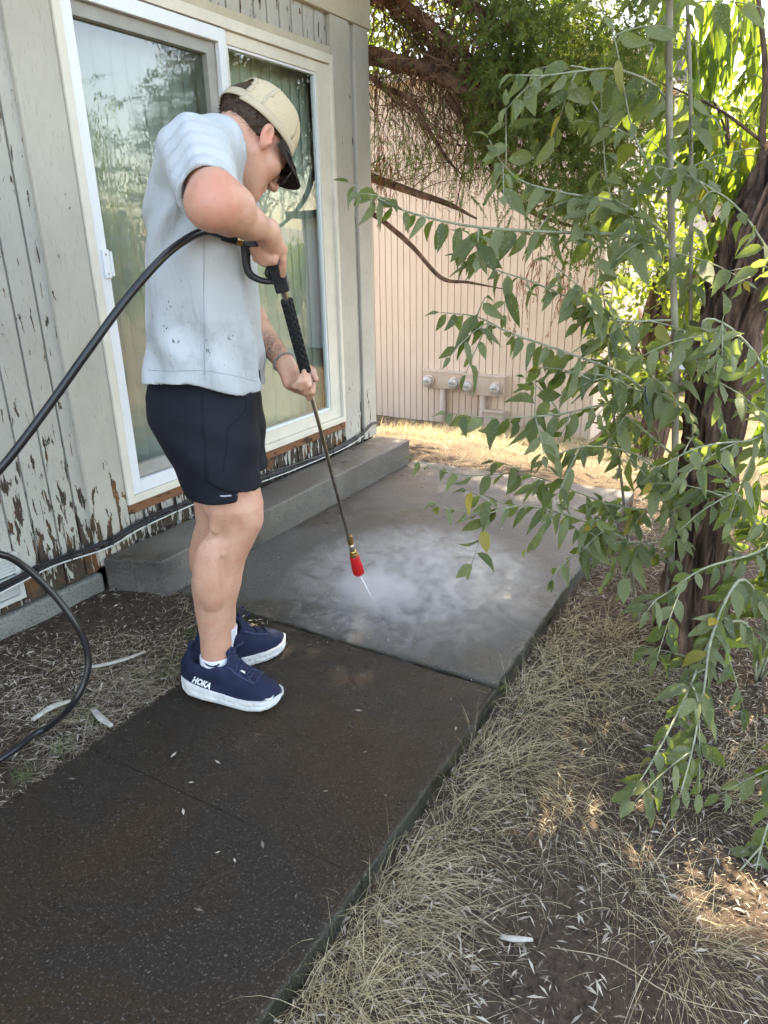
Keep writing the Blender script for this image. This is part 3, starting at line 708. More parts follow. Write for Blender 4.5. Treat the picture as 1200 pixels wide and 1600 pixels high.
# joints
SH_R, EL_R, WR_R = np.array([-0.432, 1.93, 1.600]), loc(331, 318, 1.66), loc(417, 362, 1.885)
SH_L, EL_L, WR_L = np.array([-0.430, 2.27, 1.600]), np.array([-0.455, 2.34, 1.235]), loc(446, 569, 2.15)
B = Field((-0.82, 1.50, 0.02), (-0.10, 2.48, 1.82), 0.0042)
def rows_loft(rows, d, hbf, dbf=None):
    zs, ca, ha, cb, hb_ = [], [], [], [], []
    for i, (y_, xl, xr) in enumerate(rows):
        dd = d if dbf is None else dbf(y_); a = loc(xl, y_, dd); b = loc(xr, y_, dd)
        zs.append((a[2]+b[2])/2); ca.append((a[0]+b[0])/2); ha.append((b[0]-a[0])/2); cb.append(dd); hb_.append((b[0]-a[0])/2*hbf)
    return zs, ca, ha, cb, hb_
gN0 = at_z(290, 1078, 0.0); gN1 = at_z(443, 1104, 0.0); near_h = np.array([gN0 @ RD, gN0 @ HD]); near_t = np.array([gN1 @ RD, gN1 @ HD])
g0 = at_z(318, 1052, 0.0); g1 = at_z(446, 1010, 0.0); far_h = np.array([g0 @ RD, g0 @ HD]); far_t = np.array([g1 @ RD, g1 @ HD]); fv = far_t-far_h; far_h = far_t-fv/np.linalg.norm(fv)*np.linalg.norm(near_t-near_h)*0.98
NB = near_h[1]+(near_t-near_h)[1]*0.31; FB = far_h[1]+(far_t-far_h)[1]*0.31
near_rows = [(640, 285, 372), (700, 300, 388), (760, 314, 405), (788, 316, 411.5), (800, 322, 411), (815, 331, 410.5), (827, 334, 407), (840, 330, 401), (851, 324, 396), (864, 316, 389), (877, 309.5, 383.5), (897, 302, 379), (913, 300.5, 377), (947, 304.5, 368), (973, 309, 363), (993, 312.5, 361), (1010, 313.5, 362), (1040, 316, 362)]
B.loft(*rows_loft(near_rows, 1.97, 0.93, lambda y_: np.interp(y_, [640, 800, 1062], [2.01, 1.99, NB])), k=0.01)
far_rows = [(640, 290, 372), (700, 297, 380), (760, 302, 392), (784, 304, 396), (813, 307, 388), (835, 301, 380), (860, 295.5, 374), (880, 297, 371), (900, 303, 369), (930, 313, 368), (960, 322, 368.5), (975, 325, 368), (1000, 328, 370)]
B.loft(*rows_loft(far_rows, 2.18, 0.93, lambda y_: np.interp(y_, [640, 800, 1020], [2.19, 2.18, FB])), k=0.01)
B.ell(loc(396, 811, 1.985), (0.020, 0.034, 0.034), None, 0.02); B.ell(loc(326, 888, 1.945), (0.036, 0.018, 0.085), None, 0.06)
B.ell(loc(372, 836, 1.905), (0.012, 0.014, 0.030), None, 0.03, 's'); B.ell(loc(352, 905, 1.925), (0.010, 0.010, 0.06), None, 0.025, 's'); B.cone(loc(337, 800, 1.925), loc(334, 826, 1.935), 0.010, 0.009, 0.02)
# torso under the clothes
B.cone((-0.53, 2.02, 0.97), (-0.53, 2.18, 0.97), 0.105, 0.105, 0.05); B.cone((-0.53, 2.1, 1.0), (-0.49, 2.1, 1.4), 0.10, 0.10, 0.05)
B.cone((-0.48, 2.04, 1.45), (-0.48, 2.16, 1.45), 0.095, 0.095, 0.05); B.cone((-0.455, 1.97, 1.58), (-0.455, 2.23, 1.58), 0.055, 0.055, 0.05)
# neck and head
B.cone((-0.462, 2.10, 1.585), hp(0, -0.045, -0.035), 0.066, 0.058, 0.04); B.cone((-0.44, 2.10, 1.55), hp(0, 0.0, -0.06), 0.06, 0.052, 0.03)
B.ell(hp(0, -0.015, 0.042), (0.075, 0.096, 0.088), HA, 0.02); B.ell(hp(0, 0.038, -0.035), (0.061, 0.056, 0.082), HA, 0.03)
for s_ in (-1, 1):
    B.cone(hp(s_*0.054, -0.002, -0.045), hp(s_*0.022, 0.072, -0.104), 0.020, 0.018, 0.025)
    B.ell(hp(s_*0.043, 0.058, -0.022), (0.022, 0.026, 0.022), HA, 0.025)
B.ell(hp(0, 0.082, -0.108), (0.022, 0.017, 0.017), HA, 0.02)
B.cone(hp(-0.04, 0.078, 0.030), hp(0.04, 0.078, 0.030), 0.014, 0.014, 0.02)
B.cone(hp(0, 0.090, 0.018), hp(0, 0.117, -0.034), 0.009, 0.0125, 0.012)
for s_ in (-1, 1): B.ell(hp(s_*0.0125, 0.106, -0.040), (0.009, 0.011, 0.009), HA, 0.007)
for s_ in (-1, 1):
    B.ell(hp(s_*0.033, 0.100, 0.006), (0.017, 0.014, 0.011), HA, 0.014, 's'); B.ell(hp(s_*0.033, 0.080, 0.005), (0.014, 0.012, 0.012), HA, 0.004)
    B.ell(hp(s_*0.007, 0.111, -0.0475), (0.004, 0.005, 0.0035), HA, 0.003, 's')
B.cone(hp(-0.020, 0.090, -0.067), hp(0.020, 0.090, -0.067), 0.007, 0.007, 0.008); B.ell(hp(0, 0.095, -0.067), (0.014, 0.009, 0.006), HA, 0.006)
B.ell(hp(0, 0.092, -0.081), (0.019, 0.010, 0.008), HA, 0.008); B.cone(hp(-0.025, 0.100, -0.074), hp(0.025, 0.100, -0.074), 0.0025, 0.0025, 0.004, 's')
for s_ in (-1, 1):
    e = 0.24; EA = np.array([HL, HF*math.cos(e)+HU*math.sin(e), -HF*math.sin(e)+HU*math.cos(e)])
    c0 = hp(s_*0.081, -0.012, 0.0)
    B.ell(c0, (0.009, 0.0185, 0.031), EA, 0.006); B.ell(hp(s_*0.079, -0.004, -0.026), (0.008, 0.011, 0.012), EA, 0.008)
    B.ell(hp(s_*0.0905, -0.008, 0.002), (0.0085, 0.0115, 0.020), EA, 0.003, 's')
    B.ell(hp(s_*0.083, 0.006, -0.008), (0.006, 0.005, 0.007), EA, 0.004)
# right arm (near)
B.cone(SH_R, EL_R, 0.056, 0.045, 0.02); B.ell((SH_R+EL_R)/2+np.array([0.010, 0, 0.006]), (0.044, 0.09, 0.044), None, 0.03)
B.ell(EL_R+np.array([-0.004, 0.0, -0.004]), (0.041, 0.042, 0.040), None, 0.05)
fa = EL_R+(WR_R-EL_R)*0.28
fm = EL_R+(WR_R-EL_R)*0.62
B.cone(EL_R, fa, 0.041, 0.0475, 0.03); B.cone(fa, fm, 0.0475, 0.0375, 0.02); B.cone(fm, WR_R, 0.0375, 0.0270, 0.02); B.cone(EL_R+np.array([0.01, 0.02, 0.035]), fa+np.array([0.02, 0.0, 0.015]), 0.035, 0.036, 0.03)
# right hand on the gun
K1, K2, K3, K4 = loc(440, 389, 1.925), loc(432, 391, 1.915), loc(423, 388, 1.912), loc(414, 384, 1.915)
for kk, r_ in ((K1, 0.015), (K2, 0.015), (K3, 0.0145), (K4, 0.013)): B.cone(WR_R, kk, 0.0235, r_, 0.018)
B.chain([K1, loc(442, 404, 1.925), loc(442, 418, 1.935), loc(442, 430, 1.948)], [0.0125, 0.0098, 0.0092, 0.0078], 0.006)
B.chain([K2, loc(428, 408, 1.905), loc(412, 411, 1.915), loc(399, 405, 1.94)], [0.0125, 0.0100, 0.0094, 0.0080], 0.003)
B.chain([K3, loc(418, 402, 1.905), loc(406, 402, 1.915), loc(396, 397, 1.945)], [0.012, 0.0096, 0.0090, 0.0078], 0.003)
B.chain([K4, loc(410, 393, 1.908), loc(400, 392, 1.92), loc(393, 389, 1.95)], [0.0115, 0.0092, 0.0086, 0.0074], 0.005)
B.chain([WR_R+np.array([0.01, 0.02, -0.01]), loc(428, 385, 1.985), loc(433, 402, 2.0), loc(432, 418, 2.0)], [0.018, 0.0145, 0.012, 0.009], 0.01)
# left arm and hand under the lance
B.cone(SH_L, EL_L, 0.060, 0.046, 0.02)
fb = EL_L+(WR_L-EL_L)*0.3; B.cone(EL_L, fb, 0.046, 0.047, 0.02); B.cone(fb, WR_L, 0.047, 0.0275, 0.02)
PM = loc(459, 592, 2.135)
B.cone(WR_L, PM, 0.0265, 0.026, 0.015)
LK = [loc(479, 612, 2.125), loc(471, 610, 2.115), loc(462, 607, 2.105), loc(454, 602, 2.098)]
for kk in LK: B.cone(PM+np.array([0, 0.012, 0.0]), kk, 0.020, 0.0135, 0.012)
B.cone(WR_L+np.array([0.0, -0.01, -0.01]), loc(450, 598, 2.105), 0.022, 0.017, 0.012)
B.chain([LK[0], loc(483, 621, 2.10), loc(489, 612, 2.078), loc(490, 601, 2.082)], [0.012, 0.0098, 0.0088, 0.0078], 0.004)
B.chain([LK[1], loc(478, 613, 2.075), loc(483, 602, 2.058), loc(482, 587, 2.072)], [0.012, 0.0100, 0.0092, 0.0080], 0.004)
B.chain([LK[2], loc(470, 606, 2.060), loc(475, 595, 2.050), loc(475, 580, 2.075)], [0.0115, 0.0096, 0.009, 0.0078], 0.004)
B.chain([LK[3], loc(461, 603, 2.058), loc(467, 596, 2.050), loc(469, 588, 2.062)], [0.0105, 0.0088, 0.0082, 0.0072], 0.004)
B.chain([PM+np.array([0.005, 0.02, 0.01]), loc(474, 572, 2.175), loc(487, 580, 2.165), loc(493, 593, 2.150)], [0.019, 0.0145, 0.0118, 0.0095], 0.01)
body = B.make('body', M['skin'], man, relax=1); del B

# shirt
S = Field((-0.84, 1.58, 0.96), (-0.22, 2.50, 1.78), 0.005)
zs = [1.02, 1.04, 1.10, 1.20, 1.30, 1.40, 1.49, 1.57, 1.63, 1.67, 1.70]
bk = [-0.684, -0.680, -0.665, -0.650, -0.640, -0.629, -0.615, -0.592, -0.566, -0.540, -0.500]
fr_ = [-0.352, -0.354, -0.350, -0.347, -0.345, -0.345, -0.345, -0.348, -0.356, -0.372, -0.400]
ca = [(a+b)/2 for a, b in zip(bk, fr_)]; ha = [(b-a)/2 for a, b in zip(bk, fr_)]; hbw = [0.206, 0.205, 0.196, 0.188, 0.187, 0.192, 0.197, 0.190, 0.165, 0.125, 0.07]
def folds(X, Y, Z, A, Bc):
    th = np.arctan2(Y-Bc, X-A)
    w = 0.0065*np.sin(th*9+Z*7+2.0*np.sin(Z*6))*np.clip((1.50-Z)/0.35, 0, 1)
    w = w+0.006*np.sin((X*1.2+Z)*34+1.5*np.sin(th*2))*np.clip(1-np.abs(Z-1.12)/0.14, 0, 1)
    w = w+0.008*np.sin((X-0.8*Z)*60)*np.clip(1-np.abs(Z-1.47)/0.13, 0, 1)*np.clip(((-0.34)-X)/0.1, 0, 1)
    return w

S.loft(zs, ca, ha, [2.1]*len(zs), hbw, 0.02, z0=0.99, power=2.35, extra=lambda X, Y, Z, A, Bc: folds(X, Y, Z, A, Bc)+np.maximum(np.interp(X, [-0.72, -0.52, -0.36], [1.040, 1.056, 1.002])-Z, 0)*6)
S.cone((-0.455, 1.945, 1.605), (-0.455, 2.255, 1.605), 0.076, 0.076, 0.05)
S.cone((-0.44, 2.10, 1.60), hp(0, -0.05, -0.075), 0.085, 0.072, 0.03)
def sleeve(a, b, r0, r1, t1, seed):
    a = np.array(a); b = np.array(b); d = (b-a)/np.linalg.norm(b-a); L = np.linalg.norm(b-a)*t1
    def fn(X, Y, Z):
        x, y, z = X-a[0], Y-a[1], Z-a[2]; t = x*d[0]+y*d[1]+z*d[2]; tt = np.clip(t/L, 0, 1)
        q = np.sqrt(np.maximum(x*x+y*y+z*z-np.clip(t, 0, None)**2, 0)); w = 0.004*np.sin(X*70+Z*40+seed)+0.003*np.sin(t*90+X*30)
        return np.maximum(q-(r0+(r1-r0)*tt)+w, t-L)
    S.put(fn, np.minimum(a, b)-0.11, np.maximum(a, b)+0.11, 0.03)
sleeve(SH_R+np.array([-0.006, 0.01, 0.004]), EL_R, 0.090, 0.066, 0.84, 0.3)
sleeve(SH_L, EL_L, 0.088, 0.080, 0.6, 2.0)
# open the neck hole and the inside of the hem and sleeves
S.cone((-0.43, 2.10, 1.63), hp(0, -0.02, -0.03), 0.060, 0.070, 0.004, 's')
S.loft([0.9, 1.05, 1.08], [-0.526]*3, [0.168, 0.166, 0.12], [2.1]*3, [0.192, 0.19, 0.14], 0.003, op='s')
dS = (EL_R-SH_R)/np.linalg.norm(EL_R-SH_R); q1 = SH_R+(EL_R-SH_R)*0.80; S.cone(q1, q1+dS*0.12, 0.058, 0.062, 0.002, 's')
shirt = S.make('t_shirt', M['shirt'], man, relax=1); del S
# side seam and hem stitching
def on_mesh(obj):
    me = obj.data; o = np.array(origin_of(obj)); n = len(me.vertices); V = np.empty(n*3); me.vertices.foreach_get('co', V); V = V.reshape(-1, 3)+o
    k = len(me.loops); li = np.empty(k, np.int32); me.loops.foreach_get('vertex_index', li); return BVHTree.FromPolygons([Vector(v) for v in V], li.reshape(-1, 4).tolist())
tree = on_mesh(shirt)
def cast(px, py, tree_, lift=0.001):
    r = Vector(ray(px, py)).normalized(); h_, n_, i_, d_ = tree_.ray_cast(Vector(CAM), r)
    return None if h_ is None else np.array(h_-r*lift)
def line_on(pts, tree_, r, name, mat, parent, n=40, lift=0.0006):
    P = spline([(a, b, 0) for a, b in pts], n); Q = [cast(a, b, tree_, lift) for a, b, _ in P]; Q = [q for q in Q if q is not None]
    if len(Q) > 3: MB().tube(Q, r, 5).make(name, mat, parent, True)
M['shirt_seam'] = plain('shirt_seam_thread', (0.30, 0.335, 0.36), 0.9, 0.1)
line_on([(319, 372), (318.5, 440), (319, 520), (320, 586)], tree, 0.0009, 'side_seam', M['shirt_seam'], shirt)
line_on([(231, 578), (270, 580), (318, 579), (360, 586), (402, 596)], tree, 0.0008, 'hem_stitch', M['shirt_seam'], shirt)

# shorts
T = Field((-0.80, 1.80, 0.62), (-0.26, 2.42, 1.10), 0.0045)
sz = [0.66, 0.681, 0.765, 0.83, 0.93, 1.0, 1.05]
sb = [-0.553, -0.562, -0.598, -0.626, -0.668, -0.676, -0.665]; sf = [-0.364, -0.364, -0.363, -0.362, -0.364, -0.368, -0.376]
ca = [(a+b)/2 for a, b in zip(sb, sf)]; ha = [(b-a)/2 for a, b in zip(sb, sf)]
def leg_w(X, Y, Z, A, Bc): return 0.004*np.sin((X*0.8+Z)*42+np.sin(Z*20))*np.clip((Z-0.70)/0.1, 0, 1)*np.clip((1.0-Z)/0.15, 0, 1)+0.003*np.sin((X-0.5*Z)*55)*np.clip(1-np.abs(Z-0.80)/0.12, 0, 1)
hemz = 0.721
def legfn(cb, hbv, dz, off, zlow):
    zz = np.array(sz)
    def fn(X, Y, Z):
        A, Hx = np.interp(Z, zz, ca), np.interp(Z, zz, ha)+off; Bc = np.interp(Z, [0.68, 0.95, 1.05], cb); Hy = np.interp(Z, [0.68, 0.85, 1.05], hbv)+off
        d = (np.sqrt(((X-A-dz)/Hx)**2+((Y-Bc)/Hy)**2)-1)*np.minimum(Hx, Hy)+leg_w(X, Y, Z, A, Bc)
        return np.maximum(d, np.maximum(zlow(X)-Z, Z-1.07))
    return fn
lo_, hi_ = (-0.75, 1.84, 0.64), (-0.30, 2.38, 1.06)
T.put(legfn([1.985, 2.02, 2.06], [0.104, 0.122, 0.122], 0, 0, lambda X: np.where(X < -0.414, hemz-0.006*np.cos((X+0.49)*14), 1.2)), lo_, hi_, 0.001)
T.put(legfn([1.985, 2.02, 2.06], [0.104, 0.122, 0.122], 0, 0.005, lambda X: 0.736+np.clip(-0.365-X, 0, 1)**1.5*1.15+np.where(X < -0.487, 1, 0)), lo_, hi_, 0.001)
T.put(legfn([2.19, 2.17, 2.14], [0.104, 0.122, 0.122], -0.004, 0, lambda X: hemz+0.012+0*X), lo_, hi_, 0.02)
T.cone((-0.525, 2.06, 0.94), (-0.525, 2.15, 0.94), 0.14, 0.14, 0.03)
shorts = T.make('shorts', M['shorts'], man, relax=1); del T
tr_s = on_mesh(shorts)
line_on([(374, 600), (384, 622), (383, 640), (372, 655), (357, 667)], tr_s, 0.0016, 'pocket_edge', M['shorts'], shorts)
line_on([(357, 667), (354, 700), (349, 738)], tr_s, 0.0009, 'side_seam', M['shorts'], shorts)
q = [cast(344, 775, tr_s, 0.0015), cast(351, 775.4, tr_s, 0.0015), cast(358, 774.6, tr_s, 0.0015), cast(371, 773, tr_s, 0.0015)]
MB().tube([v for v in q if v is not None], 0.0024, 6).make('reflective_strip', M['reflective'], shorts)
mb = MB(); ds = spline([loc(398, 604, 2.09), loc(401, 618, 2.085), loc(407, 632, 2.08)], 8); mb.tube(ds, 0.003, 6); mb.make('drawstring', M['frame'], shorts)

# hair
def hair_fn(scale, c0):
    def fn(X, Y, Z):
        x, y, z = X-HC[0], Y-HC[1], Z-HC[2]
        u = x*HL[0]+y*HL[1]+z*HL[2]; v = x*HF[0]+y*HF[1]+z*HF[2]; w = x*HU[0]+y*HU[1]+z*HU[2]
        d = np.sqrt((u/(0.0825-0.05*np.clip(w-0.03,0,0.06)))**2+((v+0.016)/(0.106-0.05*np.clip(w-0.03,0,0.06)))**2+((w-0.042)/0.091)**2)-1
        P = np.stack(np.broadcast_arrays(X, Y, Z), -1)
        d = d*0.085+0.003*vnoise(P, 95, 3)+0.0025*vnoise(P, 45, 4)
        low = -0.052+0.62*np.clip(v+0.075, 0, 1)+0.7*np.clip(v+0.028, 0, 1)
        cut = np.maximum((low-w), np.maximum(v-0.055, w-0.138))
        return np.maximum(d, cut)
    return fn
Hh = Field(HC-0.17, HC+0.17, 0.003); Hh.put(hair_fn(1, 0), HC-0.15, HC+0.15, 0.001)
hair = Hh.make('hair', M['hair'], man); del Hh
hv = np.array([v.co[:] for v in hair.data.vertices])+np.array(origin_of(hair)); hn = np.array([v.normal[:] for v in hair.data.vertices])
hloc = np.stack([(hv @ RD)-HC[0], (hv @ HD)-HC[1], hv[:, 2]-HC[2]], -1); hy, hz_ = hloc @ HF, hloc @ HU
sel = np.where((hz_ < 0.05) & (hy < 0.02))[0]; sel = rng.choice(sel, min(2600, len(sel)), replace=False)
dW = L2W(np.array([-HF*0.45-HU*0.9]))[0]
SV, SF = [], []
for i in sel:
    p_ = hv[i]; n_ = hn[i]; d_ = dW*0.9+n_*0.55+rng.normal(0, 0.25, 3); d_ /= np.linalg.norm(d_); L_ = rng.uniform(0.006, 0.014); s_ = np.cross(d_, n_); s_ /= np.linalg.norm(s_)+1e-9
    k_ = len(SV); SV += [p_-n_*0.001-s_*0.0006, p_-n_*0.001+s_*0.0006, p_+d_*L_]; SF.append((k_, k_+1, k_+2))
o = put('hair_strands', np.array(SV), np.array(SF), M['hair'], man); o['kind'] = 'stuff'

# cap
cc = np.array([0, -0.014, 0.048]); cr = np.array([0.0885, 0.1125, 0.108])
def cap_pt(th, ph, gro=0.0):      # th: around (0 = front), ph: 0 brim line .. pi/2 top
    r = cr+gro; c_ = math.cos(ph)**0.8; return cc+np.array([math.sin(th)*c_*r[0], math.cos(th)*c_*r[1], math.sin(ph)*r[2]*(1+0.07*max(0, math.cos(th))*math.sin(2*ph))-0.010+0.012*math.cos(th)*(1-ph/1.57)])
NT, NP = 96, 26
def shell(keep, gro, th_, name, mat, parent, ph0=-0.12):
    V, F = [], []; g0 = {}
    phs = np.linspace(ph0, math.pi/2*0.995, NP)
    for i in range(NT):
        for j in range(NP): V.append(cap_pt(2*math.pi*i/NT, max(phs[j], 0) if phs[j] >= 0 else 0, gro)+np.array([0, 0, min(phs[j], 0)*0.10]))
    n = len(V)
    for i in range(NT):
        for j in range(NP):
            v = V[i*NP+j]; nn = (v-cc)/np.linalg.norm(v-cc); V.append(v-nn*th_)
    for i in range(NT):
        for j in range(NP-1):
            tm = 2*math.pi*(i+0.5)/NT; pm = (phs[j]+phs[j+1])/2
            if keep(tm, pm): g0[(i, j)] = 1
    for (i, j) in g0:
        a, b, c, d = i*NP+j, ((i+1) % NT)*NP+j, ((i+1) % NT)*NP+j+1, i*NP+j+1
        F.append((a, d, c, b)); F.append((n+a, n+b, n+c, n+d))
        for (di, dj, e0, e1) in ((0, -1, a, b), (1, 0, b, c), (0, 1, c, d), (-1, 0, d, a)):
            if ((i+di) % NT, j+dj) not in g0: F.append((e0, e1, n+e1, n+e0))
    return put(name, hW(np.array(V)), F, mat, parent, True)
def hole(t, p):
    dt = abs((t-math.pi+math.pi) % (2*math.pi)-math.pi); dt = abs(t-math.pi); return (dt/0.62)**2+((p-0.16)/0.62)**2 < 1 and p > 0.16
crown = shell(lambda t, p: not hole(t, p) and not (abs(t-math.pi) < 0.62 and p < 0.16), 0.0, 0.002, 'cap_crown', M['cap'], man)
shell(lambda t, p: abs(t-math.pi) < 0.66 and -0.06 < p < 0.17, 0.0012, 0.003, 'cap_strap', M['cap_tape'], crown)
shell(lambda t, p: (not (abs(t-math.pi) < 0.6)) and p < 0.10, 0.0010, 0.0015, 'cap_band', M['cap_tape'], crown)
shell(lambda t, p: (not hole(t, p)) and (((abs(t-math.pi)/0.72)**2+((p-0.16)/0.72)**2) < 1) and p > 0.16, 0.0010, 0.0015, 'opening_tape', M['cap_tape'], crown)
for t0 in (-1.05, 0.0, 1.05, 2.05, -2.05):
    shell(lambda t, p, t0=t0: abs(((t-t0)+math.pi) % (2*math.pi)-math.pi) < 0.045+0.02*p and 0.1 < p < 1.5 and not hole(t, p), 0.0008, 0.0012, 'panel_seam', M['cap_tape'], crown)
MB().tube(hW(np.array([cc+[0, 0, 0.089], cc+[0, 0, 0.0945], cc+[0, 0, 0.097]])), [0.007, 0.006, 0.002], 10).make('cap_button', M['cap_tape'], crown, True)
nu, nv = 30, 12; V = []
for side in (0, 1):
    for i in range(nu+1):
        u = -1+2*i/nu; x = u*0.083
        th_ = math.asin(max(-1, min(1, x/0.0875))); b = cap_pt(th_, 0.0)
        for j in range(nv+1):
            v = j/nv; ext = 0.072*math.sqrt(max(0, 1-abs(u)**2.6)); 
            p_ = b+np.array([x*0.05*v, v*ext, -0.004-0.026*v-0.020*u*u*(0.3+0.7*v)*(ext/0.072+0.3)]); p_[2] -= side*0.0035
            V.append(p_)
n = (nu+1)*(nv+1); F = []
for i in range(nu):
    for j in range(nv):
        a = i*(nv+1)+j; F.append((a, a+nv+1, a+nv+2, a+1)); F.append((n+a, n+a+1, n+a+nv+2, n+a+nv+1))
for i in range(nu):
    a = i*(nv+1)+nv; F.append((a, a+nv+1, n+a+nv+1, n+a)); a = i*(nv+1); F.append((a, n+a, n+a+nv+1, a+nv+1))
put('cap_brim', hW(np.array(V)), F, M['brim'], crown, True)
# glasses
gl = empty('glasses', L2W(hp(0, 0.1, 0.0)), 'thin black framed dark glasses worn by the man', 'glasses')
for s_ in (-1, 1):
    MB().tube(hW(np.array([(s_*0.082, -0.012, 0.030), (s_*0.081, 0.004, 0.030), (s_*0.079, 0.06, 0.020), (s_*0.074, 0.106, 0.010)])), 0.0019, 6).make('temple', M['frame'], gl, True)
    ring_ = [(s_*(0.040+0.030*math.copysign(abs(math.cos(t))**0.6, math.cos(t))), 0.112-0.012*abs(math.cos(t))*(1 if math.cos(t)*1 > 0 else 0.2), -0.008+0.021*math.copysign(abs(math.sin(t))**0.7, math.sin(t))) for t in np.linspace(0, 2*math.pi, 25)]
    MB().tube(hW(np.array(ring_)), 0.0018, 6, False).make('rim', M['frame'], gl, True)
    c_ = np.mean(ring_, 0); P = [tuple(c_)]+ring_[:-1]; P2 = [(a, b-0.0015, c) for a, b, c in P]; k_ = len(P)
    F = [(0, i, i % 24+1) for i in range(1, 25)]+[(k_, k_+i % 24+1, k_+i) for i in range(1, 25)]+[(i, k_+i, k_+i % 24+1, i % 24+1) for i in range(1, 25)]
    put('lens', hW(np.array(P+P2)), F, M['lens'], gl)
MB().tube(hW(np.array([(-0.010, 0.114, -0.002), (0, 0.118, 0.002), (0.010, 0.114, -0.002)])), 0.0018, 6).make('bridge', M['frame'], gl, True)

# bracelet: small links round the left wrist
dw = (WR_L-fb)/np.linalg.norm(WR_L-fb); u_ = np.cross(dw, [0, 0, 1.0]); u_ /= np.linalg.norm(u_); w_ = np.cross(dw, u_); c_ = WR_L-dw*0.012
br = empty('bracelet', L2W(c_), 'metal link bracelet on the left wrist of the man', 'bracelet')
for i in range(26):
    t = 2*math.pi*i/26; p_ = c_+(u_*math.cos(t)+w_*math.sin(t))*0.0325; tg = -u_*math.sin(t)+w_*math.cos(t)
    MB().tube(L2W(np.array([p_-tg*0.0034, p_-tg*0.002, p_+tg*0.002, p_+tg*0.0034])), [0.0022, 0.0042, 0.0042, 0.0022], 7).make('link', M['beads'], br, True)

